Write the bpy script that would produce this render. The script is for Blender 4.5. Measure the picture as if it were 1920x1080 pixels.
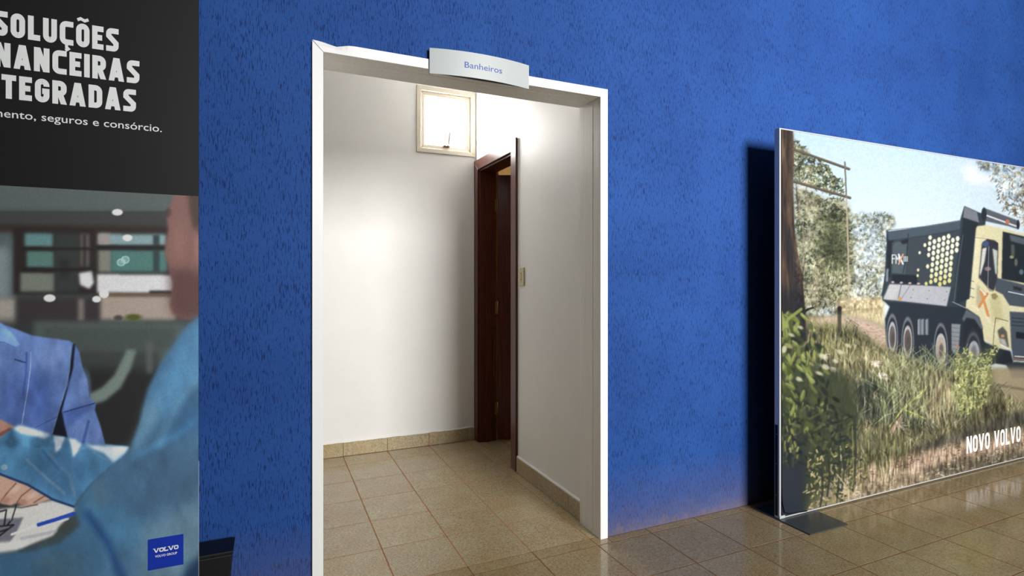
import bpy, bmesh, math, random
import numpy as np
from mathutils import Vector

random.seed(7)
rng = np.random.default_rng(11)
scene = bpy.context.scene
COL = scene.collection
for o in list(bpy.data.objects):
    bpy.data.objects.remove(o, do_unlink=True)

# ------------------------------------------------------------------ camera
F_PX, YAW, CY = 1020.0, math.radians(24.05), 526.0      # focal length (px of 1920), heading, horizon row
CAM = (0.0, -2.30, 1.288)
cam_d = bpy.data.cameras.new('camera')
cam_d.sensor_width = 36.0
cam_d.lens = F_PX / 1920.0 * 36.0
cam_d.shift_y = -(540.0 - CY) / 1920.0
cam_d.clip_start = 0.02
cam = bpy.data.objects.new('camera', cam_d)
cam.location = CAM
cam.rotation_euler = (math.radians(90), 0, -YAW)
COL.objects.link(cam)
scene.camera = cam

# ------------------------------------------------------------------ world, daylight, exposure
scene.view_settings.view_transform = 'Standard'
scene.view_settings.look = 'None'
scene.view_settings.gamma = 1.0
scene.view_settings.use_curve_mapping = False
scene.view_settings.exposure = 0.0

world = bpy.data.worlds.new('world')
scene.world = world
world.use_nodes = True
wn = world.node_tree.nodes
wn['Background'].inputs[0].default_value = (0.75, 0.87, 1.0, 1)
wn['Background'].inputs[1].default_value = 1.0


def area_light(name, loc, rot, sx, sy, power, color=(1, 1, 1)):
    d = bpy.data.lights.new(name, 'AREA')
    d.shape = 'RECTANGLE'
    d.size, d.size_y = sx, sy
    d.energy = power
    d.color = color
    o = bpy.data.objects.new(name, d)
    o.location = loc
    o.rotation_euler = rot
    COL.objects.link(o)
    return o


# daylight coming through the glazed opening of the hall behind the camera
WIN_X0, WIN_X1, WIN_Z0, WIN_Z1, HALL_Y = 1.9, 4.7, 1.8, 4.6, -7.8
area_light('hall_daylight', ((WIN_X0 + WIN_X1) / 2, HALL_Y - 0.16, (WIN_Z0 + WIN_Z1) / 2),
           (math.radians(82), 0, 0), WIN_X1 - WIN_X0 - .1, WIN_Z1 - WIN_Z0 - .1, 255, (1.0, 0.985, 0.95)).data.spread = math.radians(85)

# ------------------------------------------------------------------ helpers
ORIGIN = {}


def link(o, parent=None):
    COL.objects.link(o)
    if parent is not None:
        o.parent = parent
    return o


def tag(o, label=None, cat=None, group=None, kind=None):
    if label: o['label'] = label
    if cat: o['category'] = cat
    if group: o['group'] = group
    if kind: o['kind'] = kind
    return o


def world_origin(o):
    return ORIGIN.get(o.name, (0, 0, 0)) if o is not None else (0, 0, 0)


def thing(name, loc, label, cat, group=None, kind=None):
    o = bpy.data.objects.new(name, None)
    o.empty_display_size = .1
    o.location = loc
    link(o)
    ORIGIN[o.name] = tuple(loc)
    return tag(o, label, cat, group, kind)


def mesh(name, verts, faces, mat, parent=None, loc=None, smooth=False, bevel=0, seg=1):
    """verts in world coordinates; loc = own origin (world)"""
    if loc is None:
        v = np.array(verts, float)
        mn, mx = v.min(0), v.max(0)
        loc = ((mn[0] + mx[0]) / 2, (mn[1] + mx[1]) / 2, mn[2])
    po = world_origin(parent)
    me = bpy.data.meshes.new(name)
    me.from_pydata([(x - loc[0], y - loc[1], z - loc[2]) for x, y, z in verts], [], faces)
    if bevel:
        bm = bmesh.new(); bm.from_mesh(me)
        bmesh.ops.bevel(bm, geom=list(bm.edges), offset=bevel, segments=seg, affect='EDGES', profile=.5)
        bm.to_mesh(me); bm.free()
    me.update()
    if smooth:
        me.shade_smooth()
    if mat is not None:
        for m in (mat if isinstance(mat, (list, tuple)) else [mat]):
            me.materials.append(m)
    o = bpy.data.objects.new(name, me)
    o.location = (loc[0] - po[0], loc[1] - po[1], loc[2] - po[2])
    link(o, parent)
    ORIGIN[o.name] = tuple(loc)
    return o


BOXF = [(0, 3, 2, 1), (4, 5, 6, 7), (0, 1, 5, 4), (1, 2, 6, 5), (2, 3, 7, 6), (3, 0, 4, 7)]


def boxv(x0, x1, y0, y1, z0, z1):
    return [(x0, y0, z0), (x1, y0, z0), (x1, y1, z0), (x0, y1, z0),
            (x0, y0, z1), (x1, y0, z1), (x1, y1, z1), (x0, y1, z1)]


def box(name, x0, x1, y0, y1, z0, z1, mat, parent=None, bevel=0, seg=1):
    return mesh(name, boxv(x0, x1, y0, y1, z0, z1), BOXF, mat, parent, None, False, bevel, seg)


def boxes(name, lst, mat, parent=None):
    V, Fc = [], []
    for b in lst:
        n = len(V)
        V += boxv(*b)
        Fc += [tuple(i + n for i in f) for f in BOXF]
    return mesh(name, V, Fc, mat, parent)


def prism(name, pts, axis, a0, a1, mat, parent=None, bevel=0):
    """extrude a 2-D outline along an axis. axis 'x': pts=(y,z); 'y': pts=(x,z); 'z': pts=(x,y)"""
    def P(p, a):
        return {'x': (a, p[0], p[1]), 'y': (p[0], a, p[1]), 'z': (p[0], p[1], a)}[axis]
    n = len(pts)
    V = [P(p, a0) for p in pts] + [P(p, a1) for p in pts]
    Fc = [tuple(range(n)), tuple(range(2 * n - 1, n - 1, -1))]
    Fc += [(i, i + n, (i + 1) % n + n, (i + 1) % n) for i in range(n)]
    o = mesh(name, V, Fc, mat, parent)
    bm = bmesh.new(); bm.from_mesh(o.data)
    bmesh.ops.recalc_face_normals(bm, faces=bm.faces)
    if bevel:
        bmesh.ops.bevel(bm, geom=list(bm.edges), offset=bevel, segments=1, affect='EDGES', profile=.5)
    bm.to_mesh(o.data); bm.free()
    return o


def tube(name, path, r, mat, parent=None, n=8, cap=True):
    V, Fc = [], []
    path = [Vector(p) for p in path]
    for i, p in enumerate(path):
        t = (path[min(i + 1, len(path) - 1)] - path[max(i - 1, 0)]).normalized()
        a = Vector((0, 0, 1)) if abs(t.z) < .9 else Vector((1, 0, 0))
        u = t.cross(a).normalized(); w = t.cross(u)
        rr = r[i] if isinstance(r, (list, tuple)) else r
        for k in range(n):
            an = 2 * math.pi * k / n
            V.append(tuple(p + rr * (math.cos(an) * u + math.sin(an) * w)))
    for i in range(len(path) - 1):
        for k in range(n):
            Fc.append((i * n + k, i * n + (k + 1) % n, (i + 1) * n + (k + 1) % n, (i + 1) * n + k))
    if cap:
        Fc.append(tuple(range(n - 1, -1, -1)))
        Fc.append(tuple((len(path) - 1) * n + k for k in range(n)))
    return mesh(name, V, Fc, mat, parent, smooth=True)


# photo pixel <-> place
_s, _c = math.sin(YAW), math.cos(YAW)


def at_y(px, py, Y):
    u, v = (px - 960) / F_PX, (CY - py) / F_PX
    r = (_s + u * _c, _c - u * _s, v)
    t = (Y - CAM[1]) / r[1]
    return (CAM[0] + t * r[0], Y, CAM[2] + t * r[2])


# ------------------------------------------------------------------ materials
def srgb(r, g, b):
    f = lambda c: (c / 255 / 12.92) if c / 255 <= .04045 else ((c / 255 + .055) / 1.055) ** 2.4
    return (f(r), f(g), f(b), 1)


def new_mat(name):
    m = bpy.data.materials.new(name)
    m.use_nodes = True
    nt = m.node_tree
    return m, nt, nt.nodes, nt.links, nt.nodes['Principled BSDF']


def ramp(nodes, stops, interp='LINEAR'):
    r = nodes.new('ShaderNodeValToRGB')
    r.color_ramp.interpolation = interp
    el = r.color_ramp.elements
    while len(el) > 1: el.remove(el[-1])
    el[0].position, el[0].color = stops[0][0], stops[0][1]
    for p, c in stops[1:]:
        e = el.new(p); e.color = c
    return r


def g(v): return (v, v, v, 1)


def coords(nodes, links, scale=(1, 1, 1), kind='Position', random_shift=False):
    mp = nodes.new('ShaderNodeMapping')
    mp.inputs['Scale'].default_value = scale
    if kind == 'Position':
        geo = nodes.new('ShaderNodeNewGeometry')
        src = geo.outputs['Position']
    else:
        tc = nodes.new('ShaderNodeTexCoord')
        src = tc.outputs[kind]
    if random_shift:
        oi = nodes.new('ShaderNodeObjectInfo')
        mul = nodes.new('ShaderNodeMath'); mul.operation = 'MULTIPLY'; mul.inputs[1].default_value = 37.0
        links.new(oi.outputs['Random'], mul.inputs[0])
        ad = nodes.new('ShaderNodeVectorMath'); ad.operation = 'ADD'
        links.new(src, ad.inputs[0]); links.new(mul.outputs[0], ad.inputs[1])
        src = ad.outputs[0]
    links.new(src, mp.inputs['Vector'])
    return mp.outputs[0]


def noise(nodes, links, vec, scale, detail=3, rough=.55, dist=0):
    n = nodes.new('ShaderNodeTexNoise')
    n.inputs['Scale'].default_value = scale
    n.inputs['Detail'].default_value = detail
    n.inputs['Roughness'].default_value = rough
    n.inputs['Distortion'].default_value = dist
    links.new(vec, n.inputs['Vector'])
    return n.outputs['Fac']


def mix(nodes, links, fac, a, b, mode='MIX'):
    m = nodes.new('ShaderNodeMix'); m.data_type = 'RGBA'; m.blend_type = mode
    for i, val in ((0, fac), (6, a), (7, b)):
        if hasattr(val, 'links'): links.new(val, m.inputs[i])
        else: m.inputs[i].default_value = val
    return m.outputs[2]


def bump(nodes, links, bs, height, strength=.3, dist=.002):
    b = nodes.new('ShaderNodeBump')
    b.inputs['Strength'].default_value = strength
    b.inputs['Distance'].default_value = dist
    links.new(height, b.inputs['Height'])
    links.new(b.outputs[0], bs.inputs['Normal'])


def simple(name, col, rough=.5, metal=0, spec=.5, grain=0, gscale=60, stretch=(1, 1, 1), bmp=0):
    m, nt, N, L, bs = new_mat(name)
    bs.inputs['Roughness'].default_value = rough
    bs.inputs['Metallic'].default_value = metal
    bs.inputs['Specular IOR Level'].default_value = spec
    if grain or bmp:
        v = coords(N, L, stretch)
        n = noise(N, L, v, gscale, 4)
        if grain:
            r = ramp(N, [(.3, tuple(c * (1 - grain) for c in col[:3]) + (1,)),
                         (.7, tuple(min(1, c * (1 + grain)) for c in col[:3]) + (1,))])
            L.new(n, r.inputs[0]); L.new(r.outputs[0], bs.inputs['Base Color'])
        else:
            bs.inputs['Base Color'].default_value = col
        if bmp: bump(N, L, bs, n, bmp, .001)
    else:
        bs.inputs['Base Color'].default_value = col
    return m


def mat_stucco():
    """blue scraped render: short vertical grooves, dusty rim near the floor"""
    m, nt, N, L, bs = new_mat('blue_stucco')
    v = coords(N, L, (1, 1, .12))
    warp = noise(N, L, coords(N, L), 9, 2)
    g1 = noise(N, L, v, 255, 2, .5, .5)
    g2 = noise(N, L, coords(N, L, (1, 1, .25)), 300, 2, .5, .3)
    patch = noise(N, L, coords(N, L), 7, 4, .6)
    big = noise(N, L, coords(N, L), 1.6, 3)
    pr = ramp(N, [(.35, g(0)), (.65, g(.085))]); L.new(patch, pr.inputs[0])
    a1 = N.new('ShaderNodeMath'); a1.operation = 'ADD'; L.new(g1, a1.inputs[0]); L.new(pr.outputs[0], a1.inputs[1])
    groove = ramp(N, [(.61, g(0)), (.70, g(1))]); L.new(a1.outputs[0], groove.inputs[0])
    gr2 = ramp(N, [(.60, g(0)), (.74, g(.5))]); L.new(g2, gr2.inputs[0])
    gm = N.new('ShaderNodeMath'); gm.operation = 'MAXIMUM'
    L.new(groove.outputs[0], gm.inputs[0]); L.new(gr2.outputs[0], gm.inputs[1])
    base = ramp(N, [(.3, srgb(34, 72, 142)), (.7, srgb(41, 84, 158))]); L.new(big, base.inputs[0])
    dark = mix(N, L, .66, base.outputs[0], srgb(10, 22, 70))
    c1 = mix(N, L, gm.outputs[0], base.outputs[0], dark)
    # dust splashed up from the floor
    geo = N.new('ShaderNodeNewGeometry'); sep = N.new('ShaderNodeSeparateXYZ'); L.new(geo.outputs['Position'], sep.inputs[0])
    dn = noise(N, L, coords(N, L), 14, 4, .65)
    da = N.new('ShaderNodeMath'); da.operation = 'MULTIPLY_ADD'; da.inputs[1].default_value = -.16; L.new(dn, da.inputs[0]); L.new(sep.outputs['Z'], da.inputs[2])
    dr = ramp(N, [(0, g(.6)), (.05, g(.3)), (.14, g(.14)), (.34, g(0))])
    mr = N.new('ShaderNodeMath'); mr.operation = 'ADD'; mr.inputs[1].default_value = .075; L.new(da.outputs[0], mr.inputs[0])
    L.new(mr.outputs[0], dr.inputs[0])
    c2 = mix(N, L, dr.outputs[0], c1, srgb(132, 116, 112))
    L.new(c2, bs.inputs['Base Color'])
    bs.inputs['Roughness'].default_value = .7
    bs.inputs['Specular IOR Level'].default_value = .18
    inv = N.new('ShaderNodeMath'); inv.operation = 'SUBTRACT'; inv.inputs[0].default_value = 1; L.new(gm.outputs[0], inv.inputs[1])
    fine = noise(N, L, coords(N, L), 260, 2)
    ad = N.new('ShaderNodeMath'); ad.operation = 'MULTIPLY_ADD'; ad.inputs[1].default_value = .25; L.new(fine, ad.inputs[0]); L.new(inv.outputs[0], ad.inputs[2])
    bump(N, L, bs, ad.outputs[0], .5, .003)
    return m


def mat_tile(name, tint=1.0, rough=.16, hue=(1, 1, 1, 1)):
    """beige-olive mottled porcelain"""
    m, nt, N, L, bs = new_mat(name)
    v = coords(N, L, (1, 1, 1), 'Object', True)
    n1 = noise(N, L, v, 105, 6, .75, .3)
    n2 = noise(N, L, v, 380, 4, .7)
    n3 = noise(N, L, v, 7, 3)
    k = tint
    r1 = ramp(N, [(.30, srgb(118 * k, 108 * k, 86 * k)), (.44, srgb(160 * k, 147 * k, 119 * k)), (.58, srgb(184 * k, 170 * k, 141 * k)), (.75, srgb(206 * k, 194 * k, 166 * k))])
    L.new(n1, r1.inputs[0])
    r2 = ramp(N, [(.36, g(.55)), (.48, g(1)), (.62, g(1.12))]); L.new(n2, r2.inputs[0])
    c = mix(N, L, 1.0, r1.outputs[0], r2.outputs[0], 'MULTIPLY')
    r3 = ramp(N, [(.32, (.94, .84, .72, 1)), (.66, (1, 1, .98, 1))]); L.new(n3, r3.inputs[0])
    c = mix(N, L, 1.0, c, r3.outputs[0], 'MULTIPLY')
    oi = N.new('ShaderNodeObjectInfo')
    r4 = ramp(N, [(0, g(.92)), (1, g(1.0))]); L.new(oi.outputs['Random'], r4.inputs[0])
    c = mix(N, L, 1.0, c, r4.outputs[0], 'MULTIPLY')
    c = mix(N, L, 1.0, c, hue, 'MULTIPLY')
    L.new(c, bs.inputs['Base Color'])
    rr = ramp(N, [(.3, g(rough)), (.7, g(rough + .1))]); L.new(n3, rr.inputs[0])
    L.new(rr.outputs[0], bs.inputs['Roughness'])
    bs.inputs['Specular IOR Level'].default_value = .5
    bump(N, L, bs, n1, .05, .001)
    return m


def mat_wood():
    m, nt, N, L, bs = new_mat('mahogany')
    v = coords(N, L, (1, 1, .06))
    n = noise(N, L, v, 90, 5, .6, .5)
    r = ramp(N, [(.3, srgb(58, 24, 18)), (.55, srgb(84, 38, 29)), (.75, srgb(104, 52, 40))])
    L.new(n, r.inputs[0]); L.new(r.outputs[0], bs.inputs['Base Color'])
    bs.inputs['Roughness'].default_value = .32
    bump(N, L, bs, n, .06, .001)
    return m


def mat_plaster(name, col):
    m, nt, N, L, bs = new_mat(name)
    n = noise(N, L, coords(N, L), 3.0, 4, .6)
    r = ramp(N, [(.3, tuple(c * .96 for c in col[:3]) + (1,)), (.7, col)])
    L.new(n, r.inputs[0]); L.new(r.outputs[0], bs.inputs['Base Color'])
    n2 = noise(N, L, coords(N, L), 35, 3)
    bs.inputs['Roughness'].default_value = .5
    bs.inputs['Specular IOR Level'].default_value = .3
    bump(N, L, bs, n2, .12, .003)
    return m


def mat_emit(name, col, strength):
    m, nt, N, L, bs = new_mat(name)
    bs.inputs['Base Color'].default_value = (.8, .8, .8, 1)
    bs.inputs['Emission Color'].default_value = col
    bs.inputs['Emission Strength'].default_value = strength
    return m


def mat_print(name, rough=.4, spec=.4):
    m, nt, N, L, bs = new_mat(name)
    a = N.new('ShaderNodeAttribute'); a.attribute_name = 'print'
    L.new(a.outputs['Color'], bs.inputs['Base Color'])
    bs.inputs['Roughness'].default_value = rough
    bs.inputs['Specular IOR Level'].default_value = spec
    return m


M = dict(
    stucco=mat_stucco(),
    tile=mat_tile('floor_tile', 1.02, .12),
    halltile_shaded=mat_tile('hall_floor_tile_shaded', .93, .07, (1, .95, .83, 1)),  # same tile as the corridor; the hall's weaker glare is tinted into its colour
    skirting=mat_tile('skirting_tile', 1.05, .3),
    grout=simple('grout', srgb(158, 108, 70), .9, 0, .2, .25, 30),
    hallgrout=simple('dark_grout', srgb(116, 78, 48), .8, 0, .3, .25, 30),
    plaster=mat_plaster('white_plaster', (.88, .875, .862, 1)),
    ceiling=simple('ceiling_paint', (.86, .85, .82, 1), .8, grain=.02, gscale=4),
    beige=simple('beige_paint', srgb(214, 186, 134), .8, grain=.03, gscale=4),
    hall=simple('hall_wall_paint', (.28, .29, .31, 1), .8, grain=.05, gscale=3),
    hallceil=simple('hall_ceiling_paint', (.40, .40, .40, 1), .8, grain=.05, gscale=3),
    casing=simple('white_lacquered_aluminium', (.95, .95, .95, 1), .35, 0, .5, .015, 8, (1, 1, .2)),
    lining=simple('grey_aluminium_lining', (.90, .89, .86, 1), .45, 0, .4, .05, 50, (1, 1, .03)),
    sign=simple('satin_sign_plate', (.52, .56, .57, 1), .42, 0, .5, .01, 20),
    signedge=simple('sign_edge', (.20, .21, .21, 1), .5, .2, .5, .03, 40),
    signink=simple('blue_ink', srgb(48, 84, 178), .5, 0, .4, .02, 60),
    lever=simple('lever_plastic', srgb(172, 158, 150), .5, 0, .4, .02, 40),
    cream=simple('cream_window_paint', srgb(206, 197, 180), .4, 0, .5, .02, 30),
    pane=mat_emit('frosted_daylit_glass', (1.0, .98, .95, 1), 46.0),
    wood=mat_wood(),
    brass=simple('worn_brass', srgb(168, 120, 66), .38, .85, .5, .2, 120),
    steel=simple('bolt_steel', srgb(150, 148, 140), .35, .8, .5, .1, 100),
    switch=simple('yellowed_plastic', srgb(202, 192, 150), .45, 0, .5, .02, 60),
    darkplastic=simple('dark_plastic', srgb(40, 38, 34), .5, 0, .4, .1, 60),
    bronze=simple('latch_bronze', srgb(112, 80, 52), .4, .6, .5, .1, 80),
    alu=simple('anodised_aluminium', (.58, .60, .62, 1), .42, .12, .5, .03, 60, (1, 1, .05)),
    black=simple('black_plastic', (.008, .008, .010, 1), .5, 0, .3, .15, 60),
    footsteel=simple('grey_painted_steel', srgb(74, 78, 80), .3, .2, .5, .06, 90),
    bannerblack=simple('black_banner_print', srgb(22, 20, 22), .5, 0, .35, .06, 200),
    whiteink=simple('white_lettering', (.86, .89, .90, 1), .5, 0, .3, .015, 40),
    board=simple('foam_board_edge', (.72, .76, .78, 1), .6, 0, .3, .04, 40),
    logoblue=simple('logo_blue', srgb(12, 52, 176), .45, 0, .4, .03, 120),
    letterwhite=simple('white_caption', (.92, .92, .92, 1), .5, 0, .3, .01, 40),
    print=mat_print('printed_picture'),
)

# ------------------------------------------------------------------ the setting
T = 0.322                          # tile pitch
GX0 = 1.460 - 12 * T               # x joints
GAP = .0042
WALL_T = .19
BACK_Y = 1.85
RW_X = 1.53                        # corridor right wall
CORR_H = 3.05
HALL_X0, HALL_X1, HALL_H = -5.0, 9.0, 5.4

tile_cache = {}


def tile_piece(name, x0, x1, y0, y1, z1, parent, mat, th=.008):
    """bevel-edged tile, top at z1; alike ones share mesh data"""
    w, h = round(x1 - x0 - GAP, 4), round(y1 - y0 - GAP, 4)
    key = (w, h, mat.name)
    if key not in tile_cache:
        b = .0012
        V = [(-w / 2, -h / 2, -th), (w / 2, -h / 2, -th), (w / 2, h / 2, -th), (-w / 2, h / 2, -th),
             (-w / 2, -h / 2, -b), (w / 2, -h / 2, -b), (w / 2, h / 2, -b), (-w / 2, h / 2, -b),
             (-w / 2 + b, -h / 2 + b, 0), (w / 2 - b, -h / 2 + b, 0), (w / 2 - b, h / 2 - b, 0), (-w / 2 + b, h / 2 - b, 0)]
        Fc = [(8, 9, 10, 11)]
        for a in (0, 4):
            Fc += [(a + i, a + (i + 1) % 4, a + 4 + (i + 1) % 4, a + 4 + i) for i in range(4)]
        me = bpy.data.meshes.new(name); me.from_pydata(V, [], Fc); me.update(); me.materials.append(mat)
        tile_cache[key] = me
    o = bpy.data.objects.new(name, tile_cache[key])
    po = world_origin(parent)
    o.location = ((x0 + x1) / 2 - po[0], (y0 + y1) / 2 - po[1], z1 + random.uniform(-.00015, .00015) - po[2])
    return link(o, parent)


ZB = -.0007     # grout level below the tile tops
floor = box('floor', HALL_X0, HALL_X1, HALL_Y, .02, -.12, ZB, M['hallgrout'])
tag(floor, 'glossy beige-brown tiled floor of the hall with reddish joints', 'floor', kind='structure')
ys = [.0, -.055] + [-.055 - T * k for k in range(1, 9)]
near_y = ys[-1]
xs = [GX0 + T * k for k in range(0, 27)]
xs = [x for x in xs if -1.15 < x < 6.0]
for i in range(len(xs) - 1):
    for j in range(len(ys) - 1):
        y1, y0 = ys[j], ys[j + 1]
        x0, x1 = xs[i], xs[i + 1]
        if j == 0:                                  # cut strip along the wall; threshold in the doorway
            if x1 < .17 or x0 > 1.54:
                tile_piece('tile', x0, x1, y0, -.001, 0, floor, M['halltile_shaded'])
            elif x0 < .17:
                tile_piece('tile', x0, .155, y0, -.001, 0, floor, M['halltile_shaded'])
                tile_piece('tile', .155, x1, y0, .02, 0, floor, M['halltile_shaded'])
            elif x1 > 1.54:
                tile_piece('tile', x0, 1.545, y0, .02, 0, floor, M['halltile_shaded'])
                tile_piece('tile', 1.545, x1, y0, -.001, 0, floor, M['halltile_shaded'])
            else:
                tile_piece('tile', x0, x1, y0, .02, 0, floor, M['halltile_shaded'])
        else:
            tile_piece('tile', x0, x1, y0, y1, 0, floor, M['halltile_shaded'])
# the rest of the hall floor, out of the picture
V, Fc = [], []
for i in range(-4, 32):
    for j in range(1, 25):
        x0, x1 = GX0 + T * i, GX0 + T * (i + 1)
        y1, y0 = -.055 - T * (j - 1), -.055 - T * j
        if y1 > near_y + .01 and xs[0] - .01 < x0 and x1 < xs[-1] + .01: continue
        if x0 < HALL_X0 or x1 > HALL_X1 or y0 < HALL_Y: continue
        n = len(V)
        V += boxv(x0 + GAP / 2, x1 - GAP / 2, y0 + GAP / 2, y1 - GAP / 2, -.008, 0)
        Fc += [tuple(k + n for k in f) for f in BOXF[1:]]
tf = mesh('tile_field', V, Fc, M['halltile_shaded'], floor)
tf['kind'] = 'stuff'

# corridor floor
cf = box('floor_corridor', -2.2, RW_X + .19, .02, BACK_Y + .001, -.12, ZB, M['grout'])
tag(cf, 'speckled beige tile floor of the washroom corridor behind the doorway', 'floor', kind='structure')
cxs = [x for x in [GX0 + T * k for k in range(0, 13)] if x > -1.2] + [RW_X - .004]
cys = [.02 + T * k for k in range(0, 6)] + [BACK_Y - .01]
for i in range(len(cxs) - 1):
    for j in range(len(cys) - 1):
        x0, x1, y0, y1 = cxs[i], cxs[i + 1], cys[j], cys[j + 1]
        tile_piece('tile', x0, x1, y0, y1, 0, cf, M['tile'])
# threshold slab of the washroom door
for (a, b) in ((1.10, 1.45), (1.45, 1.78)):
    tile_piece('tile', RW_X, RW_X + .17, a, b, -.0002, cf, M['tile'])

# front (blue) wall with the doorway
DX0, DX1, DZ = .176, 1.525, 2.222
def wall_with_opening(name, X0, X1, y0, y1, Z1, ox0, ox1, oz, mat):
    return boxes(name, [(X0, ox0, y0, y1, 0, Z1), (ox1, X1, y0, y1, 0, Z1), (ox0, ox1, y0, y1, oz, Z1)], mat)
w = wall_with_opening('wall_front', HALL_X0, HALL_X1, 0, .10, HALL_H, DX0, DX1, DZ, M['stucco'])
tag(w, 'royal blue wall with scraped vertical stucco grooves around the doorway', 'wall', kind='structure')
w = wall_with_opening('wall_corridor_front', -2.2, RW_X + .2, .10, WALL_T - .003, CORR_H, DX0, DX1, DZ, M['plaster'])
tag(w, 'white plastered inner face of the doorway wall inside the corridor', 'wall', kind='structure')

# corridor walls
WX0, WX1, WZ0, WZ1 = 1.040, 1.522, 2.285, 2.802       # window outer frame
w = boxes('wall_corridor_back', [(-2.2, WX0 + .02, BACK_Y, BACK_Y + .15, 0, CORR_H), (WX1 - .02, RW_X + .13, BACK_Y, BACK_Y + .15, 0, CORR_H),
                                 (WX0 + .02, WX1 - .02, BACK_Y, BACK_Y + .15, 0, WZ0 + .02), (WX0 + .02, WX1 - .02, BACK_Y, BACK_Y + .15, WZ1 - .02, CORR_H)], M['plaster'])
tag(w, 'white plaster end wall of the corridor below the small window', 'wall', kind='structure')
OY0, OY1, OZ = 1.095, 1.790, 2.195                     # washroom door rough opening
w = boxes('wall_corridor_right', [(RW_X, RW_X + .13, WALL_T - .003, OY0, 0, CORR_H), (RW_X, RW_X + .13, OY1, BACK_Y, 0, CORR_H), (RW_X, RW_X + .13, OY0, OY1, OZ, CORR_H)], M['plaster'])
tag(w, 'white plaster side wall carrying the dark wooden door and light switch', 'wall', kind='structure')
w = box('wall_corridor_left', -2.3, -2.2, .1, BACK_Y + .15, 0, CORR_H, M['plaster'])
tag(w, 'white plaster far left end of the corridor, out of view', 'wall', kind='structure')
w = box('ceiling_corridor', -2.3, RW_X + .13, .1, BACK_Y + .15, CORR_H, CORR_H + .1, M['ceiling'])
tag(w, 'off-white flat ceiling above the corridor', 'ceiling', kind='structure')

# hall shell
w = box('ceiling', HALL_X0 - .2, HALL_X1 + .2, HALL_Y - .2, .1, HALL_H, HALL_H + .1, M['hallceil'])
tag(w, 'grey high ceiling of the hall', 'ceiling', kind='structure')
w = box('wall_left', HALL_X0 - .2, HALL_X0, HALL_Y - .2, .1, 0, HALL_H, M['hall'])
tag(w, 'dark grey left side wall of the hall', 'wall', kind='structure')
w = box('wall_right', HALL_X1, HALL_X1 + .2, HALL_Y - .2, .1, 0, HALL_H, M['hall'])
tag(w, 'dark grey right side wall of the hall', 'wall', kind='structure')
w = boxes('wall_back', [(HALL_X0, WIN_X0, HALL_Y - .15, HALL_Y, 0, HALL_H), (WIN_X1, HALL_X1, HALL_Y - .15, HALL_Y, 0, HALL_H),
                        (WIN_X0, WIN_X1, HALL_Y - .15, HALL_Y, 0, WIN_Z0), (WIN_X0, WIN_X1, HALL_Y - .15, HALL_Y, WIN_Z1, HALL_H)], M['hall'])
tag(w, 'dark grey wall behind the viewer with a large daylight opening', 'wall', kind='structure')
wf = thing('window_2', ((WIN_X0 + WIN_X1) / 2, HALL_Y, WIN_Z0), 'large window opening in the hall wall opposite the doorway', 'window', kind='structure')
for a, b, c, d in ((WIN_X0, WIN_X0 + .05, WIN_Z0, WIN_Z1), (WIN_X1 - .05, WIN_X1, WIN_Z0, WIN_Z1),
                   (WIN_X0 + .05, WIN_X1 - .05, WIN_Z0, WIN_Z0 + .05), (WIN_X0 + .05, WIN_X1 - .05, WIN_Z1 - .05, WIN_Z1)):
    box('window_frame', a, b, HALL_Y - .1, HALL_Y - .04, c, d, M['alu'], wf)

# ------------------------------------------------------------------ doorway trim
CX0, CX1, CZ = .155, 1.546, 2.243                      # casing outer
IX0, IX1, IZ = .197, 1.503, 2.201                      # casing inner
trim = thing('trim_1', ((CX0 + CX1) / 2, 0, 0), 'bright white aluminium casing framing the open doorway in the blue wall', 'door frame', kind='structure')
YF = -.012
prism('casing_strip', [(CX0, 0), (IX0, 0), (IX0, IZ - .0022), (CX0, CZ - .0032)], 'y', YF, -.0005, M['casing'], trim, .0012)
prism('casing_strip', [(IX1, 0), (CX1, 0), (CX1, CZ - .0005), (IX1, IZ - .0005)], 'y', YF, -.0005, M['casing'], trim, .0012)
# head strip with the knocked, bent upper edge near its left end
n = 60
V, Fc = [], []
for i in range(n + 1):
    t = i / n
    xa, xb = CX0 + .0015 + (CX1 - CX0 - .0015) * t, IX0 + (IX1 - IX0) * t
    dent = math.exp(-((xa - .245) / .035) ** 2)
    curl = max(0, 1 - abs(xa - .205) / .07)
    zt = CZ - .010 * dent
    yt = YF + .0105 * max(dent, curl * .8)
    V += [(xb, YF, IZ), (xb + (xa - xb) * .5, YF + .002 * dent, IZ + (zt - IZ) * .5), (xa, yt, zt), (xa, -.0004, zt), (xb, -.0004, IZ)]
for i in range(n):
    for k in range(5):
        Fc.append((i * 5 + k, (i + 1) * 5 + k, (i + 1) * 5 + (k + 1) % 5, i * 5 + (k + 1) % 5))
Fc += [(0, 1, 2, 3, 4), tuple(n * 5 + k for k in (4, 3, 2, 1, 0))]
hs = mesh('casing_strip', V, Fc, M['casing'], trim)
bm = bmesh.new(); bm.from_mesh(hs.data); bmesh.ops.recalc_face_normals(bm, faces=bm.faces); bm.to_mesh(hs.data); bm.free()
# linings: two profiles per side, with a fine step between them
for (ya, yb, off) in ((-.0002, .060, 0), (.0615, WALL_T, .0022)):
    box('jamb_lining', DX0 + .0005, IX0 - off, ya, yb, 0, IZ + off, M['lining'], trim, .0008)
    box('jamb_lining', IX1 + off, DX1 - .0005, ya, yb, 0, IZ + off, M['lining'], trim, .0008)
    box('head_lining', IX0 - off, IX1 + off, ya, yb, IZ + off, DZ - .0005, M['lining'], trim, .0008)
box('joint_strip', IX0, IX1, .0595, .0625, IZ - .0010, IZ + .002, M['casing'], trim)
box('joint_strip', IX1 - .0010, IX1 + .002, .0595, .0625, 0, IZ - .001, M['casing'], trim)

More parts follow.
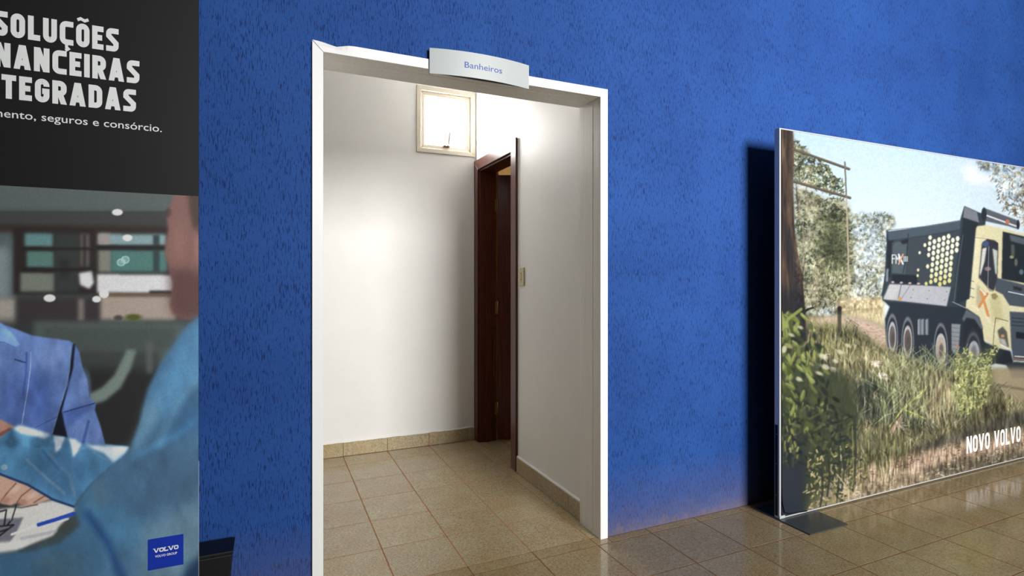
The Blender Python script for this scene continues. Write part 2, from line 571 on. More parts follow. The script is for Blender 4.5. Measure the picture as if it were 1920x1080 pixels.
# ------------------------------------------------------------------ skirting
sk = box('baseboard_back', -2.2, RW_X - .001, BACK_Y - .006, BACK_Y - .0005, .001, .1035, M['grout'])
tag(sk, 'beige tile skirting along the corridor end wall', 'baseboard', kind='structure')
po = world_origin(sk)
bj = [GX0 + T * k for k in range(0, 13)]
bj = [x for x in bj if x > -1.2] + [RW_X - .002]
for a, b in zip(bj[:-1], bj[1:]):
    if b - a < .02: continue
    box('tile', a + .001, b - .001, BACK_Y - .0125, BACK_Y - .0055, .002, .100 + random.uniform(-.002, .002), M['skirting'], sk, .0008)
# paint and plaster ledge over the skirting, uneven
V, Fc = [], []
nn = 90
for i in range(nn + 1):
    x = -1.2 + (RW_X - .003 + 1.2) * i / nn
    dz = .0025 * math.sin(i * 1.3) + .002 * math.sin(i * .57 + 1)
    V += [(x, BACK_Y - .0105, .1005 + dz * .4), (x, BACK_Y - .009, .107 + dz), (x, BACK_Y - .0003, .110 + dz), (x, BACK_Y - .0003, .1005)]
for i in range(nn):
    for k in range(3):
        Fc.append((i * 4 + k, (i + 1) * 4 + k, (i + 1) * 4 + k + 1, i * 4 + k + 1))
mesh('plaster_ledge', V, Fc, M['plaster'], sk)
sk = box('baseboard_right', RW_X - .006, RW_X - .0005, WALL_T, 1.030, .001, .1035, M['grout'])
tag(sk, 'beige tile skirting along the corridor side wall up to the wooden door', 'baseboard', kind='structure')
for a, b in ((WALL_T, .333), (.333, .655), (.655, 1.029)):
    box('tile', RW_X - .0125, RW_X - .0055, a + .001, b - .001, .002, .100, M['skirting'], sk, .0008)
prism('plaster_ledge', [(RW_X - .0105, .1005), (RW_X - .009, .107), (RW_X - .0003, .110), (RW_X - .0003, .1005)], 'y', WALL_T, 1.030, M['plaster'], sk)

# ------------------------------------------------------------------ small window
win = thing('window_1', ((WX0 + WX1) / 2, BACK_Y, WZ0), 'small cream-framed frosted window high on the corridor end wall', 'window', kind='structure')
fw = .035
def mitred(parent, name, x0, x1, z0, z1, wdt, y0, y1, mat, bev=.002):
    prism(name, [(x0, z0), (x0 + wdt, z0 + wdt), (x0 + wdt, z1 - wdt), (x0, z1)], 'y', y0, y1, mat, parent, bev)
    prism(name, [(x1, z0), (x1, z1), (x1 - wdt, z1 - wdt), (x1 - wdt, z0 + wdt)], 'y', y0, y1, mat, parent, bev)
    prism(name, [(x0, z0), (x1, z0), (x1 - wdt, z0 + wdt), (x0 + wdt, z0 + wdt)], 'y', y0, y1, mat, parent, bev)
    prism(name, [(x0, z1), (x0 + wdt, z1 - wdt), (x1 - wdt, z1 - wdt), (x1, z1)], 'y', y0, y1, mat, parent, bev)
mitred(win, 'window_frame', WX0, WX1, WZ0, WZ1, fw, BACK_Y - .014, BACK_Y + .03, M['cream'])
mitred(win, 'sash', WX0 + fw + .003, WX1 - fw - .003, WZ0 + fw + .003, WZ1 - fw - .003, .030, BACK_Y + .004, BACK_Y + .045, M['cream'], .003)
mitred(win, 'glazing_bead', WX0 + fw + .033, WX1 - fw - .033, WZ0 + fw + .033, WZ1 - fw - .033, .008, BACK_Y + .014, BACK_Y + .04, M['cream'], .001)
box('glass_pane', WX0 + fw + .036, WX1 - fw - .036, BACK_Y + .026, BACK_Y + .032, WZ0 + fw + .036, WZ1 - fw - .036, M['pane'], win)
box('backing', WX0 - .02, WX1 + .02, BACK_Y + .152, BACK_Y + .16, WZ0 - .02, WZ1 + .02, M['cream'], win)
lx, lz = 1.285, WZ0 + fw + .030
lat = box('latch', lx - .030, lx + .022, BACK_Y - .016, BACK_Y + .005, lz - .008, lz + .006, M['bronze'], win, .002)
tube('latch_lever', [(lx + .004, BACK_Y - .010, lz), (lx + .010, BACK_Y - .022, lz + .02), (lx + .016, BACK_Y - .026, lz + .09), (lx + .020, BACK_Y - .024, lz + .118)], [.008, .008, .0085, .007], M['lever'], lat)
tube('latch_pin', [(lx - .024, BACK_Y - .012, lz), (lx - .025, BACK_Y - .018, lz + .014)], .004, M['bronze'], lat)

# ------------------------------------------------------------------ washroom door
door = thing('door_1', (RW_X, 1.44, 0), 'dark mahogany washroom door standing ajar in its frame by the corner', 'door', kind='structure')
AO0, AO1 = 1.033, BACK_Y - .001       # architrave outer
AI0, AI1, AIZ, AOZ = 1.116, 1.766, 2.170, 2.252
xa0, xa1 = RW_X - .016, RW_X - .0003
prism('architrave', [(AO1, 0.001), (AO1, AOZ), (AI1, AIZ), (AI1, 0.001)], 'x', xa0, xa1, M['wood'], door, .002)
prism('architrave', [(AO0, 0.001), (AI0, 0.001), (AI0, AIZ), (AO0, AOZ)], 'x', xa0, xa1, M['wood'], door, .002)
prism('architrave', [(AO0, AOZ), (AI0, AIZ), (AI1, AIZ), (AO1, AOZ)], 'x', xa0, xa1, M['wood'], door, .002)
box('door_jamb', RW_X, RW_X + .14, AI1 - .014, OY1, .001, AIZ, M['wood'], door, .001)
box('door_jamb', RW_X, RW_X + .14, OY0, AI0 + .014, .001, AIZ, M['wood'], door, .001)
box('head_jamb', RW_X, RW_X + .14, OY0, OY1, AIZ - .014, OZ, M['wood'], door, .001)
# stop beads
box('stop_bead', RW_X + .045, RW_X + .095, AI1 - .024, AI1 - .014, .001, AIZ - .014, M['wood'], door, .001)
# leaf, hinged on the far jamb, swung into the washroom
hx, hy = RW_X + .150, AI1 - .016
ang = math.radians(-24)
dx, dy = math.cos(ang), math.sin(ang)
px_, py_ = -dy, dx                       # thickness direction (towards the far side)
def leafpt(s, t): return (hx + s * dx + t * px_, hy + s * dy + t * py_)
L0, L1, TH = .0, .62, .035
pl = [leafpt(L0, 0), leafpt(L1, 0), leafpt(L1, TH), leafpt(L0, TH)]
leaf = prism('door_leaf', pl, 'z', .008, 2.138, M['wood'], door, .002)
kx, ky = leafpt(.56, -.03)
tube('door_handle', [leafpt(.56, 0) + (1.02,), (kx, ky, 1.02), leafpt(.46, -.035) + (1.02,)], .009, M['brass'], leaf)
for z in (1.89, 1.07, .26):
    h = box('hinge', hx - .022, hx - .001, hy - .0035, hy + .0005, z - .05, z + .05, M['brass'], door, .0008)
    tube('hinge_pin', [(hx - .001, hy - .006, z - .052), (hx - .001, hy - .006, z + .052)], .0055, M['steel'], h)

# washroom beyond the door
wr = boxes('wall_washroom', [(RW_X + 2.0, RW_X + 2.1, .4, 3.2, 0, 2.6), (RW_X + .13, RW_X + 2.0, 3.1, 3.2, 0, 2.6), (RW_X + .13, RW_X + 2.0, .4, .5, 0, 2.6),
                             (RW_X + .131, RW_X + .20, BACK_Y, 3.2, 0, 2.6)], M['beige'])
tag(wr, 'beige washroom walls glimpsed beyond the open wooden door', 'wall', kind='structure')
wc = box('ceiling_washroom', RW_X + .131, RW_X + 2.1, .4, 3.2, 2.6, 2.7, M['beige'])
tag(wc, 'beige washroom ceiling glimpsed above the open door leaf', 'ceiling', kind='structure')
wfl = box('floor_washroom', RW_X + .19, RW_X + 2.1, .4, 3.2, -.12, -.001, M['tile'])
tag(wfl, 'beige tile floor of the washroom behind the wooden door', 'floor', kind='structure')
lampr = thing('fill_lamp', (RW_X + 1.0, 2.5, 2.6), 'unseen round lamp added to brighten the washroom ceiling', 'lamp')  # added fill lamp, out of sight, so the glimpsed beige ceiling is lit
tube('fill_lamp_base', [(RW_X + 1.0, 2.5, 2.6), (RW_X + 1.0, 2.5, 2.57)], .11, M['cream'], lampr, 24)
tube('fill_lamp_glass', [(RW_X + 1.0, 2.5, 2.57), (RW_X + 1.0, 2.5, 2.54), (RW_X + 1.0, 2.5, 2.51)], [.10, .09, .05], mat_emit('fill_lamp_glow', (1, .85, .6, 1), 34), lampr, 24)

# ------------------------------------------------------------------ light switch
sw = thing('light_switch', (RW_X, .964, 1.252), 'yellowed narrow light switch plate beside the dark wooden door frame', 'light switch')
plate = box('cover_plate', RW_X - .009, RW_X - .0003, .924, 1.004, 1.252, 1.374, M['switch'], sw, .003, 2)
box('rocker', RW_X - .0125, RW_X - .0085, .955, .973, 1.300, 1.330, M['switch'], sw, .001)
for z in (1.336, 1.293):
    box('rocker_slot', RW_X - .0098, RW_X - .0085, .958, .970, z - .003, z + .003, M['darkplastic'], sw)
for z in (1.362, 1.278):
    tube('screw', [(RW_X - .0085, .964, z), (RW_X - .0105, .964, z)], .003, M['steel'], sw)

# ------------------------------------------------------------------ hanging sign over the doorway
SX0, SX1, SZ0, SZ1 = .629, 1.103, 2.178, 2.288
sign = thing('door_sign', ((SX0 + SX1) / 2, -.013, SZ0), 'curved pale grey sign reading Banheiros above the doorway', 'sign')


def sign_y(x, off=0):
    t = (x - SX0) / (SX1 - SX0) * 2 - 1
    return -.022 - .030 * (1 - t * t) - off


n = 28
V, Fc = [], []
for i in range(n + 1):
    x = SX0 + (SX1 - SX0) * i / n
    yf = sign_y(x)
    V += [(x, yf, SZ0), (x, yf, SZ1), (x, yf + .003, SZ1), (x, yf + .003, SZ0)]
for i in range(n):
    for k in range(4):
        Fc.append((i * 4 + k, i * 4 + (k + 1) % 4, (i + 1) * 4 + (k + 1) % 4, (i + 1) * 4 + k))
Fc += [(3, 2, 1, 0), tuple(n * 4 + k for k in (0, 1, 2, 3))]
o = mesh('sign_plate', V, Fc, M['sign'], sign)
bm = bmesh.new(); bm.from_mesh(o.data); bmesh.ops.recalc_face_normals(bm, faces=bm.faces); bm.to_mesh(o.data); bm.free()
for x in (SX0, SX1 - .003):
    box('end_cap', x, x + .003, -.0215, -.0125, SZ0, SZ1, M['signedge'], sign)
box('back_plate', SX0 + .004, SX1 - .004, -.0165, -.0125, SZ0 + .006, SZ1 - .006, M['signedge'], sign)


def text_mesh(name, body, x_left, x_right, z_base, cap_h, mat, parent, depth_fn, bold=0, shear=0, sub=True):
    """flat lettering fitted between x_left and x_right, z_base = baseline; depth_fn(x) gives its y"""
    cu = bpy.data.curves.new(name, 'FONT')
    cu.body = body
    cu.resolution_u = 3
    cu.offset = bold
    cu.shear = shear
    to = bpy.data.objects.new(name, cu)
    me = bpy.data.meshes.new_from_object(to)
    bpy.data.objects.remove(to)
    co = np.empty(len(me.vertices) * 3); me.vertices.foreach_get('co', co); co = co.reshape(-1, 3)
    faces = [tuple(p.vertices) for p in me.polygons]
    x0, x1 = co[:, 0].min(), co[:, 0].max()
    k = (x_right - x_left) / (x1 - x0)
    capk = cap_h / .73
    V = []
    for c in co:
        x = x_left + (c[0] - x0) * k
        V.append((x, depth_fn(x), z_base + c[1] * capk))
    bpy.data.meshes.remove(me)
    return mesh(name, V, faces, mat, parent)


text_mesh('lettering', 'Banheiros', .779, .956, 2.218, .0275, M['signink'], sign, lambda x: sign_y(x, .0006))

# ------------------------------------------------------------------ stroke lettering (bold condensed capitals)
def arc(cx, cy, rx, ry, a0, a1, n=5):
    return [(cx + rx * math.cos(math.radians(a0 + (a1 - a0) * i / n)), cy + ry * math.sin(math.radians(a0 + (a1 - a0) * i / n))) for i in range(n + 1)]


def glyph(ch, w, t):
    """centre-line strokes in a box w x 1 with stroke width t: list of (points, closed)"""
    h = t / 2
    r = min((w - t) * .49, .26)
    l, R, b, T_ = h, w - h, h, 1 - h
    loop = arc(R - r, T_ - r, r, r, 90, 0) + arc(R - r, b + r, r, r, 0, -90) + arc(l + r, b + r, r, r, 270, 180) + arc(l + r, T_ - r, r, r, 180, 90)
    if ch in 'OÕ': return [(loop[:-1], True)]
    if ch in 'CÇG':
        s = [(R, .68)] + arc(R - r, T_ - r, r, r, 0, 90) + arc(l + r, T_ - r, r, r, 90, 180) + arc(l + r, b + r, r, r, 180, 270)
        if ch == 'G': return [(s + arc(R - r, b + r, r, r, 270, 360) + [(R, .5 - h * .2), (w * .5, .5 - h * .2)], False)]
        s = [(w, T_), (l + r, T_)] + arc(l + r, T_ - r, r, r, 90, 180)[1:] + arc(l + r, b + r, r, r, 180, 270) + [(w, b)]
        return [(s, False)]
    if ch == 'S': return [([(w, T_), (l + r, T_)] + arc(l + r * .8, T_ - r * .8, r * .8, r * .8, 90, 180)[1:] + [(l, .66), (R, .36)] + arc(R - r * .8, b + r * .8, r * .8, r * .8, 0, -90)[:] + [(0, b)], False)]
    if ch == 'L': return [([(l, 1), (l, b), (w, b)], False)]
    if ch == 'U': return [([(l, 1)] + arc(l + r, b + r, r, r, 180, 270) + arc(R - r, b + r, r, r, 270, 360) + [(R, 1)], False)]
    if ch == 'E': return [([(w, T_), (l, T_), (l, b), (w, b)], False), ([(l + h, .51), (w * .88, .51)], False)]
    if ch == 'F': return [([(w, T_), (l, T_), (l, 0)], False), ([(l + h, .49), (w * .88, .49)], False)]
    if ch == 'I': return [([(w / 2, 0), (w / 2, 1)], False)]
    if ch == 'T': return [([(0, T_), (w, T_)], False), ([(w / 2, T_), (w / 2, 0)], False)]
    if ch == 'N': return [([(l, 0), (l, 1)], False), ([(R, 0), (R, 1)], False), ((l + h * .1, 1, R - h * .1, 0), 'D')]
    if ch == 'A': return [((h * 1.05, 0, w / 2 - h * .12, 1), 'D'), ((w - h * 1.05, 0, w / 2 + h * .12, 1), 'D'), ([(w * .25, .27), (w * .75, .27)], False)]
    if ch == 'V': return [((h * 1.05, 1, w / 2 - h * .12, 0), 'D'), ((w - h * 1.05, 1, w / 2 + h * .12, 0), 'D')]
    if ch == 'R': return [([(l, 0), (l, T_), (R - r, T_)] + arc(R - r, T_ - r * .9, r, r * .9, 90, 0)[1:] + arc(R - r, .46 + r * .9, r, r * .9, 0, -90) + [(l + h, .46)], False), ((w * .52, .46, R + h * .05, 0), 'D')]
    if ch == 'D': return [([(l, 0), (l, T_), (R - r, T_)] + arc(R - r, T_ - r, r, r, 90, 0)[1:] + arc(R - r, b + r, r, r, 0, -90) + [(l + h, b)], False)]
    if ch == 'P': return [([(l, 0), (l, T_), (R - r, T_)] + arc(R - r, T_ - r * .9, r, r * .9, 90, 0)[1:] + arc(R - r, .46 + r * .9, r, r * .9, 0, -90) + [(l + h, .46)], False)]
    return []


WIDTH = {'I': .22, 'L': .50, 'E': .50, 'F': .50, 'T': .56, 'S': .56, 'A': .68, 'N': .62, 'V': .66, 'M': .8}


def ribbon(pts, closed, t):
    if closed == 'D':                      # slanted stroke cut level at both ends
        xa, za, xb, zb = pts
        k = t / 2 * math.hypot(xb - xa, zb - za) / abs(zb - za)
        return [(xa - k, za), (xa + k, za), (xb + k, zb), (xb - k, zb)], [(0, 1, 2, 3)]
    P = [Vector(p) for p in pts]
    Q = [P[0]]
    for p in P[1:]:
        if (p - Q[-1]).length > 1e-4: Q.append(p)
    P = Q
    n = len(P)
    V, Fc = [], []
    for i in range(n):
        a = P[i - 1] if (closed or i > 0) else None
        b = P[(i + 1) % n] if (closed or i < n - 1) else None
        d0 = (P[i] - a).normalized() if a is not None else None
        d1 = (b - P[i]).normalized() if b is not None else None
        if d0 is None: d0 = d1
        if d1 is None: d1 = d0
        n0, n1 = Vector((-d0.y, d0.x)), Vector((-d1.y, d1.x))
        m = (n0 + n1)
        m = m.normalized() if m.length > 1e-5 else n0
        k = min(1 / max(.35, m.dot(n0)), 2.2) * t / 2
        V += [tuple(P[i] + m * k), tuple(P[i] - m * k)]
    m_ = n if closed else n - 1
    for i in range(m_):
        j = (i + 1) % n
        Fc.append((2 * i, 2 * i + 1, 2 * j + 1, 2 * j))
    return V, Fc


def stroke_text(name, text, x0, x1, z0, cap, y, mat, parent, t=.2, gap=.1, serif=False, space=.35, wide=1.0):
    """letters drawn as flat ribbons, fitted between x0 and x1 at height cap"""
    V, Fc = [], []
    cx = 0
    for ch in text:
        if ch == ' ':
            cx += space; continue
        w = WIDTH.get(ch, .58) * wide
        strokes = list(glyph(ch, w, t)); lay = 0
        for pts, cl in strokes:
            a, f = ribbon(pts, cl, t)
            n = len(V)
            V += [(p[0] + cx, p[1], lay) for p in a]; lay += 1
            Fc += [tuple(i + n for i in q) for q in f]
        extra = []
        if ch == 'Ç': extra.append([(w * .5, 0), (w * .5, -.10), (w * .62, -.16), (w * .42, -.24)])
        if ch == 'Õ': extra.append([(w * .10, 1.13), (w * .34, 1.2), (w * .64, 1.13), (w * .92, 1.2)])
        if serif:
            for sx, sz in {'V': [(.0, 1), (1, 1)], 'L': [(.22, 1), (.22, 0)]}.get(ch, []):
                c = sx * w + (t * .5 if sx == 0 else (-t * .5 if sx == 1 else 0))
                extra.append([(c - t * 1.0, sz + (.06 if sz == 0 else -.06)), (c + t * 1.0, sz + (.06 if sz == 0 else -.06))])
            if ch == 'L': extra.append([(w - .06, .0), (w - .06, .34)])
        for e in extra:
            a, f = ribbon(e, False, t * (.55 if ch in 'ÇÕ' else .7) if ch in 'ÇÕ' else .13)
            n = len(V)
            V += [(p[0] + cx, p[1], lay) for p in a]; lay += 1
            Fc += [tuple(i + n for i in q) for q in f]
        cx += w + gap
    tot = cx - gap
    k = (x1 - x0) / tot
    VV = [(x0 + p[0] * k, y - p[2] * .00012, z0 + p[1] * cap) for p in V]
    o = mesh(name, VV, Fc, mat, parent)
    return o


# ------------------------------------------------------------------ printed pictures
class Canvas:
    """small raster painter in photo pixel units; the result becomes the ink colour of a flat print"""
    def __init__(s, x0, y0, x1, y1, base=(.5, .5, .5)):
        s.x0, s.y0 = x0, y0
        s.w, s.h = int(x1 - x0), int(y1 - y0)
        s.a = np.zeros((s.h, s.w, 3)) + np.array(base) / 255.
        yy, xx = np.mgrid[0:s.h, 0:s.w]
        s.X, s.Y = xx + x0 + .5, yy + y0 + .5

    def win(s, xa, ya, xb, yb):
        i0, i1 = max(0, int(math.floor(ya - s.y0))), min(s.h, int(math.ceil(yb - s.y0)) + 1)
        j0, j1 = max(0, int(math.floor(xa - s.x0))), min(s.w, int(math.ceil(xb - s.x0)) + 1)
        return (slice(i0, i1), slice(j0, j1)) if i1 > i0 and j1 > j0 else None

    @staticmethod
    def gauss(m, sg):
        if sg <= 0: return m
        r = max(1, int(sg * 2.6)); k = np.exp(-np.arange(-r, r + 1) ** 2 / (2 * sg * sg)); k /= k.sum()
        m = np.apply_along_axis(lambda v: np.convolve(np.pad(v, r, 'edge'), k, 'valid'), 0, m)
        return np.apply_along_axis(lambda v: np.convolve(np.pad(v, r, 'edge'), k, 'valid'), 1, m)

    def put(s, sl, m, col):
        c = np.array(col, float) / 255.
        s.a[sl] = s.a[sl] * (1 - m[..., None]) + c * m[..., None]

    def mask(s, pts, blur=0):
        p = np.array(pts, float); pad = 3 * blur + 2
        sl = s.win(p[:, 0].min() - pad, p[:, 1].min() - pad, p[:, 0].max() + pad, p[:, 1].max() + pad)
        if sl is None: return None, None
        X, Y = s.X[sl], s.Y[sl]
        m = np.zeros(X.shape)
        subs = ((-.25, -.25), (.25, -.25), (-.25, .25), (.25, .25)) if blur < 1.5 else ((0, 0),)
        for ox, oy in subs:
            c = np.zeros(X.shape, bool)
            for (xa, ya), (xb, yb) in zip(p, np.roll(p, -1, 0)):
                if ya == yb: continue
                cond = (ya > Y + oy) != (yb > Y + oy)
                c ^= cond & (X + ox < (xb - xa) * (Y + oy - ya) / (yb - ya) + xa)
            m += c
        return sl, Canvas.gauss(m / len(subs), blur)

    def poly(s, pts, col, blur=0, alpha=1, tex=None):
        sl, m = s.mask(pts, blur)
        if sl is None: return
        if tex is not None: m = m * tex[sl]
        s.put(sl, m * alpha, col)

    def ell(s, cx, cy, rx, ry, col, blur=.6, alpha=1, ang=0, ring=0):
        r = max(rx, ry) + 3 * blur + 2
        sl = s.win(cx - r, cy - r, cx + r, cy + r)
        if sl is None: return
        X, Y = s.X[sl] - cx, s.Y[sl] - cy
        ca, sa = math.cos(ang), math.sin(ang)
        d = np.sqrt(((X * ca + Y * sa) / rx) ** 2 + ((-X * sa + Y * ca) / ry) ** 2)
        q = (1 - d) * min(rx, ry) if not ring else ring / 2 - np.abs(1 - d) * min(rx, ry)
        s.put(sl, np.clip(q / max(.6, blur) + .5, 0, 1) * alpha, col)

    def line(s, pts, wd, col, alpha=1, blur=.7):
        p = np.array(pts, float); pad = wd / 2 + 2 * blur + 1
        sl = s.win(p[:, 0].min() - pad, p[:, 1].min() - pad, p[:, 0].max() + pad, p[:, 1].max() + pad)
        if sl is None: return
        X, Y = s.X[sl], s.Y[sl]
        D = np.full(X.shape, 1e9)
        for a, b in zip(p[:-1], p[1:]):
            d = b - a; L2 = max(1e-9, d @ d)
            u = np.clip(((X - a[0]) * d[0] + (Y - a[1]) * d[1]) / L2, 0, 1)
            D = np.minimum(D, np.hypot(X - a[0] - u * d[0], Y - a[1] - u * d[1]))
        s.put(sl, np.clip((wd / 2 - D) / blur + .5, 0, 1) * alpha, col)

    def noise(s, cell, seed, octv=3, sx=1, sy=1):
        r = np.random.default_rng(seed); out = np.zeros((s.h, s.w)); amp = 1; tot = 0
        for o in range(octv):
            cx, cy = max(1., cell * sx / 2 ** o), max(1., cell * sy / 2 ** o)
            gw, gh = int(s.w / cx) + 3, int(s.h / cy) + 3
            G = r.random((gh, gw))
            fx, fy = np.arange(s.w) / cx, np.arange(s.h) / cy
            ix, iy = fx.astype(int), fy.astype(int)
            tx, ty = fx - ix, fy - iy
            tx, ty = tx * tx * (3 - 2 * tx), ty * ty * (3 - 2 * ty)
            A = G[np.ix_(iy, ix)] * (1 - tx) + G[np.ix_(iy, ix + 1)] * tx
            B = G[np.ix_(iy + 1, ix)] * (1 - tx) + G[np.ix_(iy + 1, ix + 1)] * tx
            out += amp * (A * (1 - ty[:, None]) + B * ty[:, None]); tot += amp; amp *= .55
        return out / tot

    def dabs(s, n, poly, cols, ln, wd, ang, seed, alpha=.85, field=None, thr=0, blur=.8, bend=0):
        """scatter short strokes (leaves, blades) inside an outline; field picks tone, thr leaves holes"""
        r = np.random.default_rng(seed)
        p = np.array(poly, float)
        (xa, ya), (xb, yb) = p.min(0), p.max(0)
        k = 0; tries = 0
        P = [tuple(q) for q in p]
        while k < n and tries < n * 12:
            tries += 1
            x, y = r.uniform(xa, xb), r.uniform(ya, yb)
            c = False
            for (ax, ay), (bx, by) in zip(P, P[1:] + P[:1]):
                if (ay > y) != (by > y) and x < (bx - ax) * (y - ay) / (by - ay) + ax: c = not c
            if not c: continue
            tone = r.random()
            if field is not None:
                i, j = int(y - s.y0), int(x - s.x0)
                if not (0 <= i < s.h and 0 <= j < s.w): continue
                f = field[i, j]
                if f < thr: continue
                tone = min(.999, max(0, (f - .5) * 2.2 + .5 + r.normal(0, .22)))
            k += 1
            col = np.array(cols[min(len(cols) - 1, int(tone * len(cols)))], float) + r.normal(0, 7)
            L = r.uniform(*ln); W = r.uniform(*wd); A = math.radians(r.uniform(*ang))
            dx, dy = math.cos(A) * L, -math.sin(A) * L
            pts = [(x, y), (x + dx * .5 + bend * r.normal() * .15 * L, y + dy * .5), (x + dx + bend * r.normal() * .4 * L, y + dy)] if bend else [(x, y), (x + dx, y + dy)]
            s.line(pts, W, np.clip(col, 0, 255), alpha, blur)

    def sample(s, px, py):
        fx, fy = np.clip(px - s.x0 - .5, 0, s.w - 1.001), np.clip(py - s.y0 - .5, 0, s.h - 1.001)
        ix, iy = fx.astype(int), fy.astype(int); tx, ty = (fx - ix)[..., None], (fy - iy)[..., None]
        a = s.a
        return (a[iy, ix] * (1 - tx) + a[iy, ix + 1] * tx) * (1 - ty) + (a[iy + 1, ix] * (1 - tx) + a[iy + 1, ix + 1] * tx) * ty


def print_sheet(name, xs_, zs_, y, cv, gain, parent):
    """flat sheet whose vertices carry the ink colour"""
    Xg, Zg = np.meshgrid(xs_, zs_)
    rx, ry, rz = Xg - CAM[0], y - CAM[1], Zg - CAM[2]
    dep = rx * _s + ry * _c
    u = (rx * _c - ry * _s) / dep
    px, py = 960 + F_PX * u, CY - F_PX * rz / dep
    c = np.clip(cv.sample(px, py), 0, 1)
    lin = np.where(c <= .04045, c / 12.92, ((c + .055) / 1.055) ** 2.4) * gain
    nx, nz = len(xs_), len(zs_)
    loc = ((xs_[0] + xs_[-1]) / 2, y, zs_[0])
    co = np.stack([Xg - loc[0], np.zeros_like(Xg), Zg - loc[2]], -1).reshape(-1, 3)
    i = np.arange(nx * nz).reshape(nz, nx)
    q = np.stack([i[:-1, :-1], i[:-1, 1:], i[1:, 1:], i[1:, :-1]], -1).reshape(-1, 4)
    me = bpy.data.meshes.new(name)
    me.vertices.add(nx * nz); me.vertices.foreach_set('co', co.ravel())
    me.loops.add(q.size); me.loops.foreach_set('vertex_index', q.ravel().astype(np.int32))
    me.polygons.add(len(q)); me.polygons.foreach_set('loop_start', np.arange(0, q.size, 4, dtype=np.int32))
    me.polygons.foreach_set('loop_total', np.full(len(q), 4, dtype=np.int32))
    me.update(calc_edges=True); me.validate()
    at = me.color_attributes.new('print', 'FLOAT_COLOR', 'POINT')
    at.data.foreach_set('color', np.concatenate([np.clip(lin, 0, .95).reshape(-1, 3), np.ones((nx * nz, 1))], 1).ravel())
    me.materials.append(M['print'])
    o = bpy.data.objects.new(name, me)
    po = world_origin(parent)
    o.location = tuple(a - b for a, b in zip(loc, po))
    link(o, parent); ORIGIN[o.name] = loc
    return o


